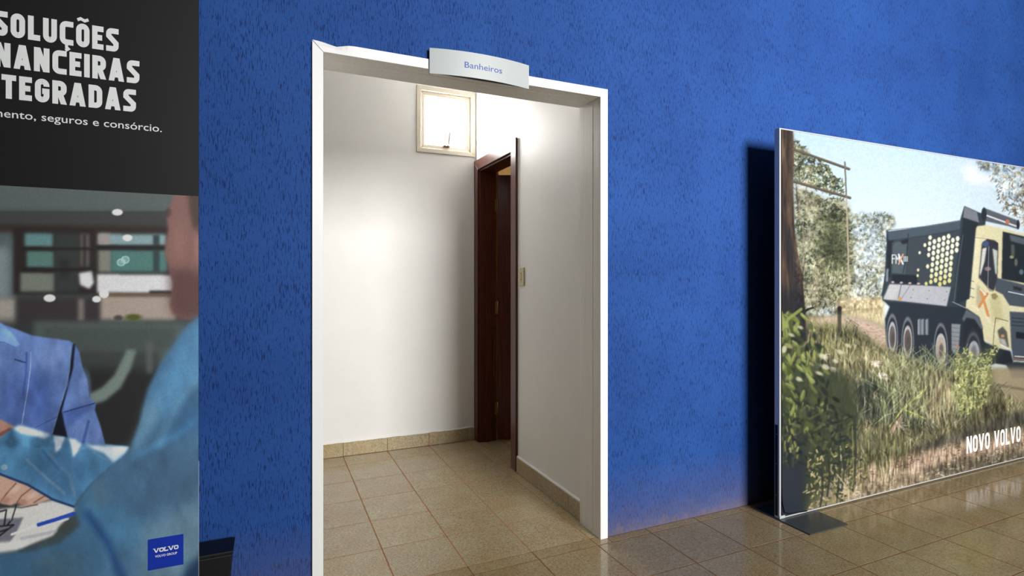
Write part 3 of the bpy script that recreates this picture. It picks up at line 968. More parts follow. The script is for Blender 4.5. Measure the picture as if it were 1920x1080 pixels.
def paint_truck():
    c = Canvas(1452, 225, 2060, 1000, (190, 215, 236))
    t = np.clip((c.Y - 240) / 260, 0, 1)[..., None]
    c.a[:] = np.array([176, 206, 234]) / 255 * (1 - t) + np.array([214, 231, 242]) / 255 * t
    # cloud
    for x, y, a, b in ((1818, 318, 13, 10), (1832, 334, 18, 9), (1846, 338, 14, 8), (1822, 330, 12, 12)):
        c.ell(x, y, a, b, (228, 232, 240), 14, .7)
    G = lambda *k: c.noise(*k)
    f1, f2 = c.noise(26, 3, 4), c.noise(11, 4, 3)
    fol = f1 * .6 + f2 * .4
    tones = [(60, 68, 54), (84, 92, 68), (116, 120, 86), (150, 150, 112), (192, 186, 152)]
    grey = [(96, 108, 100), (126, 134, 116), (156, 158, 132), (188, 184, 156)]
    # far trees
    back = [(1590, 392), (1600, 405), (1615, 395), (1624, 402), (1636, 402), (1650, 398), (1672, 402), (1682, 420), (1664, 436), (1657, 565), (1580, 565), (1582, 420)]
    c.poly(back, (176, 190, 196), 4, .55)
    c.dabs(900, back, grey, (2, 6), (1.2, 2.4), (0, 360), 21, .75, fol, .40)
    main = [(1490, 352), (1520, 358), (1545, 372), (1560, 372), (1580, 372), (1592, 385), (1596, 420), (1600, 470), (1600, 565), (1492, 590)]
    c.poly(main, (152, 152, 126), 5, .85)
    up = [(1488, 262), (1500, 270), (1513, 280), (1520, 292), (1540, 302), (1553, 312), (1562, 328), (1574, 336), (1582, 346), (1581, 362), (1560, 366), (1520, 352), (1489, 345)]
    c.dabs(900, up, tones, (2, 6), (1.3, 2.6), (0, 360), 22, .85, fol, .36)
    c.dabs(1900, main, tones, (2, 7), (1.2, 2.6), (0, 360), 23, .8, fol, .30)
    c.ell(1562, 460, 26, 55, (78, 86, 62), 30, .75)
    c.dabs(380, [(1535, 400), (1592, 400), (1595, 520), (1540, 520)], [(78, 84, 62), (100, 106, 78), (128, 132, 92)], (2, 6), (1.3, 2.6), (0, 360), 24, .8)
    c.ell(1510, 352, 14, 22, (205, 196, 172), 12, .35)
    low_t = None
    low = [(1492, 470), (1570, 500), (1656, 500), (1657, 580), (1492, 600)]
    c.dabs(700, low, [(110, 112, 88), (150, 146, 116), (188, 180, 146), (206, 198, 166)], (3, 9), (1, 2), (60, 120), 25, .7)
    for x, y0, y1 in ((1505, 420, 590), (1531, 520, 590), (1512, 365, 470), (1548, 540, 580)):
        c.line([(x, y0), (x + 3, (y0 + y1) / 2), (x + 1, y1)], 1.6, (178, 168, 148), .7)
    c.line([(1493, 350), (1497, 395)], 3, (96, 92, 84), .8); c.line([(1498, 365), (1504, 430), (1506, 480)], 2, (140, 130, 120), .7)
    # right-hand tree
    rt = [(1826, 300), (1842, 318), (1857, 324), (1860, 352), (1872, 366), (1880, 392), (1898, 402), (1915, 420), (1940, 440), (2060, 460), (2060, 300)]
    c.dabs(1100, rt, [(104, 98, 80), (134, 124, 100), (160, 148, 122), (188, 176, 150)], (2, 7), (1.3, 2.6), (200, 340), 26, .85, fol, .38)
    # dry grass, path
    c.poly([(1570, 560), (1656, 556), (1658, 612), (1600, 596), (1565, 590)], (198, 180, 142), 4)
    c.dabs(260, [(1570, 575), (1656, 570), (1658, 615), (1600, 596)], [(176, 158, 118), (210, 192, 150), (226, 210, 172)], (5, 14), (1, 1.8), (70, 110), 27, .7)
    # ground
    c.poly([(1490, 588), (1600, 594), (1660, 612), (1760, 660), (1860, 690), (2060, 690), (2060, 1000), (1452, 1000), (1452, 600)], (128, 126, 92), 4)
    c.poly([(1512, 597), (1560, 592), (1600, 594), (1640, 606), (1662, 616), (1664, 662), (1636, 642), (1606, 616), (1560, 606), (1515, 612)], (196, 172, 156), 3)
    c.dabs(160, [(1600, 600), (1660, 618), (1662, 660), (1620, 630)], [(170, 140, 122), (206, 184, 168)], (2, 7), (1, 2), (150, 190), 28, .6)
    # ---------------- truck
    dk = (50, 60, 72)
    c.poly([(1655, 562), (1776, 573), (1815, 570), (1846, 600), (1846, 670), (1800, 690), (1740, 696), (1690, 676), (1662, 640), (1659, 598), (1668, 575)], dk, 1.2)
    c.poly([(1662, 430), (1666, 434), (1698, 430), (1740, 423), (1800, 413), (1808, 386), (1833, 397), (1850, 404), (1846, 430), (1830, 430), (1812, 575), (1776, 575), (1655, 564), (1653, 552), (1659, 515), (1662, 456)], (60, 72, 84), .7)
    c.poly([(1662, 431), (1666, 435), (1740, 424), (1801, 414), (1800, 430), (1740, 440), (1667, 451)], (80, 94, 106), 1)
    c.line([(1662, 432), (1740, 424), (1801, 414)], 1.6, (112, 124, 134), .8)
    c.poly([(1665, 452), (1700, 448), (1780, 436), (1800, 432), (1788, 540), (1672, 532), (1670, 512)], (70, 80, 88), 1.5)
    c.poly([(1675, 456), (1701, 450), (1697, 514), (1672, 512)], (86, 97, 106), 1)
    c.poly([(1672, 514), (1720, 516), (1720, 533), (1671, 531)], (44, 52, 62), 1)
    c.line([(1703, 438), (1700, 480), (1693, 512)], 1.4, (44, 52, 60), .9)
    c.poly([(1664, 452), (1678, 450), (1672, 456), (1670, 520), (1663, 520)], (44, 53, 62), 1)
    c.poly([(1662, 505), (1666, 503), (1665, 528), (1661, 528)], (132, 142, 152), .8)
    c.poly([(1688, 452), (1702, 447), (1702, 456), (1692, 458)], (46, 54, 62), 1)
    # hexagon perforation
    r = np.random.default_rng(5)
    for i in range(-9, 4):
        for j in range(-14, 16):
            x, y = 1769.8 + i * 7.95 - j * .95, 446.4 + i * 7.5 + j * 10.8
            top = 447 - (x - 1720) * .10; xr = 1799 - (y - 440) * .135
            if y < top or y > 533 or x > xr - 1 or x < 1716: continue
            d = (x - 1716) / 40
            if d < 1 and r.random() > d * d * 1.25 + .12: continue
            k = min(1, max(0, (y - 445) / 90)); q = min(1, .55 + d * .5)
            col = np.array((232, 232, 206)) * (1 - k ** 3) + np.array((206, 202, 118)) * k ** 3
            hx_ = [(x + 4.0 * q * math.cos(a) * .95, y + 5.15 * q * math.sin(a)) for a in [math.radians(30 + 60 * z + 30) for z in range(6)]]
            c.poly(hx_, col, .5)
    # small badge FMX MAX
    bx, by = 1673, 485
    for pts in ([(0, 9), (0, -7), (5, -7)], [(0, 0), (4, 0)], [(7, 9), (7, -6), (10, 2), (13, -6), (13, 9)], ):
        c.line([(bx + a, by + b) for a, b in pts], 1.8, (206, 214, 218), .95)
    c.line([(bx + 12, by - 8), (bx + 20, by + 10)], 3, (214, 222, 226)); c.line([(bx + 20, by - 8), (bx + 12, by + 10)], 3, (204, 150, 120))
    for x in (22, 25, 28): c.line([(bx + x, by - 4), (bx + x, by + 5)], 1.6, (200, 206, 212), .85)
    for x in (1674, 1690, 1706, 1722): c.ell(x, 529 + (x - 1674) * .06, 3, 2, (196, 170, 168), 1, .9)
    c.poly([(1668, 533), (1726, 535), (1783, 538), (1775, 574), (1712, 567), (1656, 561)], (172, 175, 184), .8)
    c.poly([(1668, 533), (1690, 534), (1676, 562), (1656, 561)], (196, 196, 198), 2, .6)
    for x, y in ((1712, 543), (1742, 545), (1775, 547), (1708, 558), (1738, 560), (1771, 563)): c.ell(x, y, 1.2, 1.2, (120, 122, 128), .7)
    c.line([(1690, 534), (1684, 560)], 1.2, (90, 92, 98)); c.line([(1706, 536), (1690, 560)], 2, (130, 132, 140), .6)
    c.ell(1687, 560, 3.5, 3.5, (196, 150, 84), 1)
    # wheels, tanks
    for x, y, rx, ry, tx, ty, rim in ((1673, 632, 6.5, 25, 11.5, 43, (112, 102, 98)), (1702, 641, 7.4, 27, 12.5, 46, (108, 92, 92)), (1764, 655, 9, 27, 14, 49, (176, 160, 150)), (1825, 662, 10.5, 24, 17, 46, (164, 164, 168))):
        c.ell(x + 4, y, tx, ty, (58, 60, 70), 1.5); c.ell(x, y, tx - 1.5, ty - 2, (52, 56, 66), 1); c.ell(x, y, tx - 1.5, ty - 3, (124, 132, 142), 1.2, .8, 0, 2)
        c.ell(x, y, rx, ry, rim, 1.2); c.ell(x, y, rx, ry, (176, 182, 188), 1, .9, 0, 2); c.ell(x + 1, y + 3, rx * .5, ry * .5, (80, 78, 82), 2, .7)
    for x in (1723.5, 1730, 1738):
        c.poly([(x - 2.6, 599), (x + 2.6, 597), (x + 2.6, 628), (x - 2.6, 628)], (128, 136, 146), .8); c.line([(x - 2, 600), (x - 2, 626)], 1, (176, 182, 188), .7)
    c.poly([(1784, 607), (1801, 608), (1797, 660), (1789, 664), (1784, 655)], (134, 140, 148), .8)
    for k in range(6): c.line([(1784, 614 + k * 8), (1799, 616 + k * 8)], 1, (92, 98, 106), .8)
    c.ell(1795, 648, 2, 3, (206, 110, 92), 1)
    # cab
    cream, shade = (214, 206, 164), (190, 182, 142)
    c.poly([(1830, 424), (1850, 422), (1881, 428), (1925, 440), (2000, 455), (2000, 660), (1893, 656), (1862, 648), (1845, 639), (1842, 614), (1836, 594), (1811, 577), (1819, 517), (1826, 438)], cream, .8)
    c.poly([(1826, 440), (1838, 446), (1834, 520), (1822, 560), (1811, 577), (1819, 517)], (222, 216, 178), 1.5, .8)
    c.line([(1826, 445), (1850, 448), (1868, 452)], 1.2, (150, 142, 112), .8)
    c.poly([(1880, 434), (2000, 462), (2000, 545), (1878, 523)], (44, 54, 62), .8)
    c.poly([(1893, 440), (1925, 448), (2000, 466), (2000, 478), (1925, 460), (1895, 452)], (92, 102, 112), 1)
    c.ell(1897, 482, 4, 3, (178, 172, 122), 1.5, .8); c.ell(1905, 492, 3, 7, (140, 128, 112), 2, .7); c.poly([(1896, 458), (1902, 459), (1902, 480), (1896, 480)], (112, 124, 110), 1.5, .7); c.ell(1915, 510, 4, 5, (122, 142, 158), 2, .7)
    c.poly([(1866, 520), (1925, 535), (2000, 548), (2000, 585), (1920, 576), (1893, 573), (1880, 552), (1866, 545)], (82, 92, 104), .9)
    c.line([(1891, 547), (1920, 553), (1990, 562)], 2, (196, 204, 212)); c.poly([(1900, 536), (1916, 540), (1916, 546), (1900, 543)], (52, 58, 66), .8)
    c.poly([(1893, 573), (1925, 578), (2000, 586), (2000, 596), (1925, 586), (1894, 584)], (220, 212, 176), .8)
    c.poly([(1893, 584), (1925, 586), (2000, 596), (2000, 680), (1920, 676), (1900, 676), (1896, 650)], (80, 90, 104), .9)
    for y in (596, 603, 610): c.line([(1898, y), (1925, y + 2), (1990, y + 7)], 1.6, (52, 60, 72), .9)
    c.poly([(1905, 622), (1921, 624), (1921, 636), (1905, 634)], (42, 48, 56), .8); c.line([(1903, 668), (1990, 674)], 2.4, (196, 192, 182)); c.line([(1902, 674), (1990, 680)], 4, (132, 108, 100))
    c.poly([(1984, 452), (2000, 456), (2003, 560), (2000, 662), (1986, 664), (1988, 560)], (206, 198, 158), .9); c.poly([(2000, 470), (2014, 474), (2012, 520), (2001, 518)], (48, 54, 62), 1)
    # side window
    c.poly([(1841, 456), (1851, 448), (1866, 451), (1872, 462), (1870, 521), (1864, 545), (1857, 543), (1835, 521)], (60, 64, 74), .8)
    c.poly([(1842, 466), (1850, 464), (1846, 490), (1838, 518), (1837, 512)], (222, 222, 214), .8, .9); c.poly([(1861, 466), (1870, 470), (1869, 515), (1866, 512)], (208, 214, 202), .8, .85)
    c.ell(1848, 457, 6, 6, (74, 92, 128), 1.5); c.line([(1854, 462), (1852, 540)], 1.4, (150, 158, 166), .8); c.ell(1852, 504, 6, 4, (168, 140, 148), 1.5, .7); c.ell(1866, 458, 6, 5, (58, 62, 74), 1)
    c.line([(1836, 520), (1856, 545), (1862, 546)], 1.4, (120, 114, 96), .9)
    c.poly([(1832, 532), (1846, 548), (1838, 576), (1830, 572)], (164, 158, 132), 1.5, .7); c.poly([(1855, 560), (1875, 556), (1882, 600), (1862, 604)], (178, 170, 126), 3, .6)
    c.line([(1839, 547), (1845, 565), (1853, 592)], 5, (214, 144, 88)); c.line([(1851, 551), (1844, 562), (1836, 575)], 5, (208, 138, 86)); c.line([(1838, 542), (1848, 553)], 2.4, (232, 226, 196), .9)
    c.poly([(1858, 552), (1866, 549), (1872, 556), (1866, 562), (1860, 560)], (146, 134, 92), 1)
    for y in (526, 540, 556): c.line([(1820, y), (1826, y + 2)], 1.6, (92, 90, 76), .7)
    c.line([(1823, 573), (1835, 582)], 2, (240, 236, 214), .7); c.line([(1851, 594), (1856, 606)], 3, (228, 224, 204), .6)
    # fender edge, headlight
    c.poly([(1804, 598), (1812, 580), (1836, 594), (1843, 616), (1838, 616), (1826, 598), (1812, 596), (1808, 604)], (96, 104, 114), 1)
    c.poly([(1807, 604), (1814, 596), (1828, 600), (1838, 616), (1844, 640), (1866, 650), (1866, 682), (1840, 690), (1806, 690)], (46, 54, 64), 1.2)
    c.ell(1825, 662, 17, 46, (58, 62, 72), 2, .9); c.ell(1825, 664, 13, 38, (112, 120, 132), 1.5, .5, 0, 2.5); c.ell(1826, 662, 10.5, 23, (158, 160, 168), 1.5); c.ell(1826, 660, 5, 12, (96, 98, 106), 3, .7)
    c.line([(1862, 646), (1864, 620), (1867, 596), (1890, 602)], 1.3, (94, 90, 74), .9)
    c.poly([(1870, 620), (1880, 612), (1888, 622), (1892, 652), (1876, 644)], (98, 96, 92), 1); c.poly([(1873, 634), (1884, 636), (1889, 650), (1878, 645)], (178, 174, 172), 1.2); c.line([(1876, 646), (1891, 654)], 2.4, (228, 226, 214)); c.ell(1880, 630, 3.5, 3, (192, 138, 104), 1.2)
    c.poly([(1862, 650), (1895, 658), (1900, 678), (1896, 686), (1866, 682)], (44, 52, 60), 1.2)
    c.poly([(1885, 680), (1905, 678), (1990, 684), (1990, 712), (1898, 708)], (56, 62, 70), 1.5)
    # roof gear
    c.poly([(1808, 387), (1832, 397), (1836, 418), (1806, 408)], (122, 126, 136), .8)
    c.poly([(1806, 408), (1836, 418), (1830, 428), (1818, 560), (1792, 570), (1800, 480)], (48, 58, 68), 1)
    c.line([(1806, 440), (1794, 520), (1789, 566)], 1.2, (104, 116, 126), .7); c.line([(1786, 566), (1812, 578)], 1.4, (168, 176, 184), .8)
    c.poly([(1846, 390), (1908, 413), (1909, 430), (1890, 424), (1844, 414)], (96, 102, 112), .8); c.line([(1850, 404), (1905, 424)], 3, (206, 208, 214)); c.ell(1845, 402, 5, 13, (52, 58, 68), 1); c.ell(1909, 421, 3, 9, (50, 56, 66), 1); c.ell(1889, 416, 4, 4.5, (196, 116, 92), 1)
    # ---------------- ground cover in front
    gcol = [(70, 76, 68), (100, 102, 78), (132, 128, 94), (162, 154, 116), (192, 182, 146)]
    c.poly([(1860, 690), (2060, 690), (2060, 760), (1870, 760)], (176, 160, 132), 5, .8); c.line([(1870, 722), (1930, 732), (2000, 738)], 5, (110, 100, 88), .6, 3)
    c.poly([(1510, 610), (1600, 612), (1660, 652), (1740, 690), (1810, 690), (1870, 730), (1930, 760), (2060, 770), (2060, 800), (1800, 840), (1600, 900), (1452, 1000), (1452, 640)], (122, 118, 88), 5, .95)
    dkp = c.noise(60, 9, 3); 
    for x, y, a, b, al in ((1635, 745, 34, 44, .75), (1650, 770, 40, 26, .6), (1720, 790, 40, 22, .55), (1790, 770, 26, 26, .5), (1745, 700, 10, 40, .5), (1802, 690, 16, 26, .6), (1540, 700, 26, 30, .4), (1690, 740, 30, 26, .35)):
        c.ell(x, y, a, b, (66, 76, 76), 22, al)
    grs = c.noise(34, 12, 3)
    area = [(1512, 612), (1600, 620), (1660, 660), (1700, 668), (1740, 690), (1810, 690), (1870, 735), (1930, 760), (2000, 770), (2000, 790), (1800, 835), (1600, 895), (1560, 900), (1500, 780)]
    c.dabs(1500, area, gcol, (8, 30), (1, 1.8), (62, 122), 31, .62, grs, .2, .8, 1)
    c.dabs(500, [(1660, 680), (1800, 690), (1800, 800), (1640, 800)], [(108, 118, 88), (150, 156, 112), (180, 180, 140)], (20, 50), (1, 1.8), (66, 112), 32, .55, None, 0, .8, 1)
    c.dabs(160, [(1500, 600), (1600, 610), (1600, 680), (1510, 680)], [(140, 142, 92), (172, 168, 118)], (10, 26), (1, 1.8), (75, 105), 33, .6)
    c.dabs(140, [(1740, 720), (1800, 720), (1790, 800), (1740, 800)], [(176, 160, 124), (196, 178, 144)], (14, 40), (1, 2), (75, 105), 34, .5)
    # post
    c.poly([(1570, 576), (1574, 573), (1578, 577), (1577, 632), (1571, 632)], (88, 86, 72), .8); c.ell(1574, 579, 4, 5, (60, 58, 56), 1.2)
    # plumes and a bent blade
    for x, y, k in ((1655, 703, 1), (1640, 680, .8), (1543, 667, .9), (1688, 795, 1.2), (1560, 690, .7)):
        c.dabs(26, [(x - 9 * k, y - 6 * k), (x + 8 * k, y - 4 * k), (x + 6 * k, y + 8 * k), (x - 8 * k, y + 4 * k)], [(206, 190, 172), (226, 214, 198)], (4, 9), (1, 2), (-60, 0), 35 + int(x), .7)
    c.line([(1668, 800), (1690, 770), (1735, 730)], 3, (182, 184, 112), .85); c.line([(1697, 769), (1715, 775), (1734, 785)], 2.4, (186, 192, 96), .85); c.line([(1640, 795), (1662, 778), (1682, 772)], 1.8, (168, 172, 124), .8); c.dabs(30, [(1670, 800), (1694, 772), (1692, 790), (1676, 808)], [(196, 168, 146), (212, 184, 162)], (6, 14), (1, 2), (230, 260), 36, .7)
    # yellow-green shrub before the front wheel
    sh = [(1790, 668), (1815, 655), (1830, 668), (1850, 655), (1878, 645), (1862, 672), (1855, 720), (1840, 770), (1800, 780), (1786, 730)]
    c.poly(sh, (140, 146, 100), 8, .55)
    c.dabs(520, sh, [(106, 118, 76), (146, 154, 96), (178, 182, 116), (202, 200, 138)], (2, 6), (1.5, 3), (0, 360), 37, .85)
    # bottom verge: dark band, pink path, litter
    c.poly([(1560, 905), (1640, 868), (1760, 836), (1830, 815), (1920, 800), (2060, 780), (2060, 1000), (1452, 1000), (1500, 940)], (164, 146, 122), 5, .95)
    c.poly([(1700, 845), (1780, 815), (1840, 790), (1920, 768), (2060, 745), (2060, 775), (1920, 795), (1840, 815), (1770, 842)], (86, 86, 80), 6, .75)
    c.poly([(1600, 885), (1680, 862), (1780, 838), (1815, 836), (1920, 812), (2060, 790), (2060, 815), (1920, 830), (1810, 860), (1700, 890), (1620, 915)], (212, 178, 154), 5, .85)
    c.poly([(1720, 880), (1800, 862), (1900, 846), (2060, 826), (2060, 852), (1900, 868), (1760, 895)], (92, 90, 80), 6, .6)
    gp = [(1560, 900), (1640, 868), (1760, 836), (1830, 815), (1920, 800), (2000, 790), (2000, 900), (1560, 985)]
    c.dabs(1300, gp, [(88, 84, 70), (140, 124, 100), (196, 172, 144), (224, 202, 174), (236, 222, 198)], (2, 8), (1, 2), (120, 210), 38, .55, c.noise(30, 14, 3), .1)
    c.dabs(90, [(1590, 850), (1700, 830), (1700, 900), (1590, 930)], [(96, 104, 66), (140, 144, 96)], (16, 46), (1, 2), (80, 100), 39, .7)
    # trunk
    tr = [(1452, 230), (1487, 245), (1489, 300), (1487, 350), (1489, 415), (1494, 465), (1503, 510), (1508, 560), (1512, 640), (1452, 640)]
    c.poly(tr, (92, 74, 62), .8)
    bark = c.noise(60, 41, 4, .10, 1.0)
    sl, m = c.mask(tr, .8)
    dark = np.clip((bark - .47) * 5, 0, 1); lite = np.clip((.44 - bark) * 5, 0, 1)
    c.put(sl, m * dark[sl] * .85, (44, 37, 38)); c.put(sl, m * lite[sl] * .6, (160, 134, 112))
    c.poly([(1470, 390), (1478, 430), (1490, 470), (1506, 560), (1512, 640), (1490, 640), (1482, 520), (1468, 440)], (46, 46, 56), 4, .75)
    c.poly([(1452, 520), (1500, 560), (1512, 640), (1452, 640)], (48, 50, 60), 8, .7)
    c.poly([(1479, 248), (1488, 250), (1488, 420), (1480, 400)], (88, 74, 62), 3, .6)
    c.line([(1505, 587), (1515, 580), (1524, 577)], 4, (54, 54, 58))
    # leafy and grassy grain
    iso = c.noise(5, 61, 3) - .5
    gra = c.noise(9, 62, 3, .28, 1.5) - .5
    cl = c.noise(30, 63, 3) - .5
    veg, tre = np.zeros((c.h, c.w)), np.zeros((c.h, c.w))
    for msk, outl in ((veg, area), (veg, gp), (tre, main), (tre, up), (tre, back), (tre, rt), (tre, low)):
        sl, m = c.mask(outl, 3); msk[sl] = np.maximum(msk[sl], m)
    c.a *= (1 + veg * (gra * 1.0 + cl * .45 - .05) + tre * (1 - veg) * (iso * .75 + cl * .5 - .08))[..., None]
    # rails and pole
    for a, b in (((1488, 280), (1592, 317)), ((1488, 340), (1594, 371))):
        c.line([a, b], 5, (110, 102, 90), 1, .9); c.line([(a[0], a[1] + 1.6), (b[0], b[1] + 1.6)], 2, (76, 72, 66), .8)
    c.line([(1584, 304), (1587, 372)], 3, (120, 114, 106)); c.line([(1587, 372), (1590, 460), (1592, 575)], 3, (176, 164, 146), .9)
    # leafy foreground
    c.poly([(1452, 640), (1500, 660), (1530, 690), (1570, 690), (1600, 720), (1612, 790), (1590, 860), (1560, 900), (1520, 960), (1452, 1000)], (66, 76, 58), 10, .88)
    c.poly([(1452, 770), (1490, 780), (1512, 860), (1506, 985), (1452, 1000)], (48, 58, 70), 7, .95)
    r = np.random.default_rng(91)
    pal = [(44, 54, 46), (62, 72, 50), (88, 100, 58), (118, 130, 70), (146, 154, 88)]
    for k in range(230):                                   # drooping leaves, deep ones first
        d = k / 230
        x = 1464 + abs(r.normal(0, 1)) * 48; y = r.uniform(592, 830)
        if x > 1516 + (y - 592) * .75 or x > 1604: continue
        sh = max(0, (y - 700) / 130) * .5 + max(0, (x - 1540) / 80) * .2
        t_ = min(4, max(0, int((d * 1.0 + r.normal(0, .22) - sh) * 5)))
        L_ = r.uniform(6, 13)
        an = math.radians(r.uniform(25, 115))
        c.ell(x, y, L_, r.uniform(2.8, 5), np.array(pal[t_], float) + r.normal(0, 6), 2.2, .82, an)
        if d > .45 and sh < .3 and r.random() < .6:
            c.line([(x - math.cos(an) * L_ * .7, y - math.sin(an) * L_ * .7 - 1.5), (x + math.cos(an) * L_ * .5, y + math.sin(an) * L_ * .5 - 1.5)], 1.8, (176, 182, 118), .6, 1.5)
    for x, y, a_, b_ in ((1484, 628, 6, 3), (1501, 614, 5, 3), (1543, 668, 9, 4), (1575, 660, 7, 3.5), (1590, 648, 6, 3), (1548, 688, 8, 4.5), (1536, 700, 7, 3), (1498, 711, 6, 4), (1566, 677, 5, 3.5), (1470, 655, 5, 7)):
        c.ell(x, y, a_, b_, (214, 208, 180), 3, .75, .4)
    c.line([(1466, 618), (1478, 598), (1502, 580)], 6, (142, 156, 82), .9, 2); c.line([(1464, 585), (1470, 610)], 6, (150, 158, 92), .9, 2)
    c.dabs(260, [(1466, 760), (1560, 760), (1610, 780), (1590, 860), (1510, 850), (1470, 900)], [(42, 52, 54), (54, 64, 60), (74, 84, 62), (104, 112, 76)], (6, 18), (3, 6), (190, 350), 54, .6, None, 0, 2)
    c.dabs(300, [(1512, 850), (1600, 830), (1625, 900), (1590, 940), (1512, 968)], [(48, 58, 58), (92, 98, 66), (150, 144, 96), (206, 190, 142)], (3, 9), (2, 4), (0, 360), 55, .75)
    for x, y0, y1 in ((1553, 860, 930), (1572, 830, 930), (1602, 780, 920), (1580, 850, 920), (1540, 880, 950), (1563, 870, 900)):
        c.line([(x, y0), (x + 3, (y0 + y1) / 2), (x - 2, y1)], 4, (58, 66, 62), .8, 1.5)
    c.line([(1570, 890), (1594, 922)], 2.2, (196, 178, 146), .9); c.line([(1598, 800), (1601, 920)], 2, (152, 142, 92), .7)
    c.dabs(14, [(1466, 780), (1500, 780), (1500, 860), (1466, 860)], [(150, 152, 84), (170, 166, 96)], (3, 10), (2, 4), (70, 110), 56, .8, None, 0, 2)
    c.poly([(1452, 870), (1500, 880), (1508, 990), (1452, 1000)], (52, 64, 78), 8, .75)
    c.a = np.clip(c.a, 0, 1); k = c.a * c.a * (3 - 2 * c.a); c.a = c.a * .6 + k * .4
    gy = c.a.mean(2, keepdims=True); c.a = c.a * .84 + gy * .16
    c.a *= (1 + (c.noise(2, 77, 1) - .5) * .08)[..., None]
    return c


def paint_men():
    c = Canvas(-240, 330, 392, 1110, (70, 78, 78))
    R = lambda x0, y0, x1, y1, col, bl=3, al=1: c.poly([(x0, y0), (x1, y0 + (x1 - x0) * .012), (x1, y1), (x0, y1)], col, bl, al)
    R(-240, 330, 392, 396, (90, 101, 101), 0); R(-240, 392, 392, 428, (72, 72, 74), 5); R(-240, 418, 392, 442, (60, 50, 48), 4)
    R(-240, 432, 24, 560, (86, 98, 102), 5); R(-240, 460, 18, 560, (128, 142, 146), 8, .8)
    R(26, 428, 182, 552, (52, 46, 46), 3); R(176, 432, 330, 556, (58, 52, 50), 3)
    R(46, 437, 100, 463, (94, 132, 134)); R(50, 470, 102, 502, (86, 122, 117)); R(38, 511, 104, 547, (114, 121, 112)); R(102, 437, 148, 548, (62, 66, 67), 4); R(112, 485, 130, 520, (48, 50, 50), 5, .8)
    R(150, 438, 168, 500, (96, 95, 92), 3); R(156, 438, 161, 505, (60, 56, 54), 2); R(40, 463, 178, 469, (46, 42, 42), 2); R(40, 502, 178, 509, (46, 42, 42), 2)
    R(184, 438, 312, 460, (126, 152, 158)); R(184, 438, 206, 460, (150, 140, 138)); R(184, 468, 210, 510, (126, 126, 118)); R(208, 468, 314, 510, (80, 122, 118)); R(287, 440, 299, 511, (58, 76, 76), 2)
    R(180, 460, 314, 468, (44, 44, 46), 2); R(182, 514, 326, 549, (196, 198, 204), 2.5); R(280, 545, 330, 556, (48, 44, 46), 2)
    c.poly([(148, 512), (172, 508), (176, 530), (168, 542), (150, 534)], (200, 203, 210), 2.5)
    R(186, 552, 330, 600, (156, 143, 134), 4); R(190, 550, 330, 556, (110, 92, 74), 2)
    R(-240, 556, 30, 614, (150, 145, 138), 5); R(32, 558, 186, 612, (64, 58, 62), 5); R(146, 560, 158, 602, (118, 112, 108), 3)
    c.ell(250, 595, 15, 6, (88, 94, 44), 5); c.ell(222, 596, 8, 5, (80, 74, 76), 4)
    R(62, 602, 345, 720, (84, 96, 94), 5); R(80, 612, 330, 655, (76, 86, 85), 5); R(60, 655, 300, 700, (66, 72, 72), 6); R(160, 690, 320, 850, (46, 48, 48), 8); R(-240, 600, 60, 660, (60, 62, 64), 8)
    c.poly([(238, 655), (256, 656), (246, 690), (226, 728), (196, 752), (168, 760), (168, 738), (192, 726), (214, 704), (230, 672)], (112, 127, 122), 3)
    R(275, 640, 286, 700, (92, 98, 96), 4)
    for x, y, a, b in ((220, 398, 10, 6), (239, 446, 9, 6), (93, 559, 11, 7), (195, 551, 9, 8), (181, 561, 8, 6)): c.ell(x, y, a, b, (214, 222, 222), 2, .95)
    for x, y in ((235, 487), (227, 492)): c.ell(x, y, 7.5, 7, (142, 182, 180), 1.5, .6); c.ell(x, y, 7, 6.5, (176, 206, 204), 1, .7, 0, 1.6)
    # nearer man, head in profile and blue shirt
    c.poly([(327, 364), (318, 386), (313, 410), (315, 432), (311, 452), (308, 474), (313, 492), (318, 512), (325, 530), (321, 555), (318, 572), (324, 588), (340, 598), (356, 599), (395, 588), (395, 364)], (128, 96, 92), 2.5)
    c.poly([(316, 505), (340, 500), (395, 520), (395, 600), (350, 602), (320, 585), (319, 560)], (92, 66, 66), 9, .8); c.ell(335, 455, 14, 40, (146, 108, 102), 16, .5)
    c.poly([(352, 360), (395, 360), (395, 470), (372, 440), (362, 425), (356, 400)], (78, 66, 62), 4, .9); c.ell(372, 462, 9, 30, (150, 112, 106), 8, .6)
    c.ell(316, 398, 6, 8, (84, 66, 64), 5, .6)
    # far man: jacket
    c.poly([(-110, 590), (-50, 590), (-30, 660), (-130, 660)], (158, 118, 104), 4)
    c.ell(-78, 540, 56, 80, (180, 140, 124), 5); c.ell(-132, 545, 8, 18, (160, 116, 102), 3); c.ell(-26, 545, 8, 18, (170, 126, 110), 3)
    c.poly([(-136, 520), (-138, 470), (-110, 446), (-70, 440), (-36, 452), (-18, 480), (-20, 522), (-34, 492), (-70, 482), (-112, 490)], (58, 48, 44), 4)
    for x in (-102, -56):
        c.line([(x - 14, 521), (x, 517), (x + 13, 521)], 4, (70, 54, 48), .85, 2); c.ell(x, 533, 9, 4, (222, 214, 208), 2); c.ell(x, 533, 4, 4, (52, 44, 44), 1.5)
    c.line([(-80, 530), (-84, 560), (-76, 568), (-66, 563)], 4, (146, 104, 92), .6, 3); c.line([(-104, 586), (-80, 592), (-56, 584)], 5, (150, 88, 82), .85, 2); c.ell(-80, 604, 40, 18, (150, 112, 100), 12, .4)
    jk = [(-240, 640), (-60, 612), (0, 606), (15, 611), (60, 629), (100, 635), (130, 639), (140, 645), (149, 660), (153, 682), (163, 712), (167, 745), (180, 755), (178, 768), (188, 798), (199, 838), (-240, 840)]
    c.poly(jk, (94, 122, 180), 1)
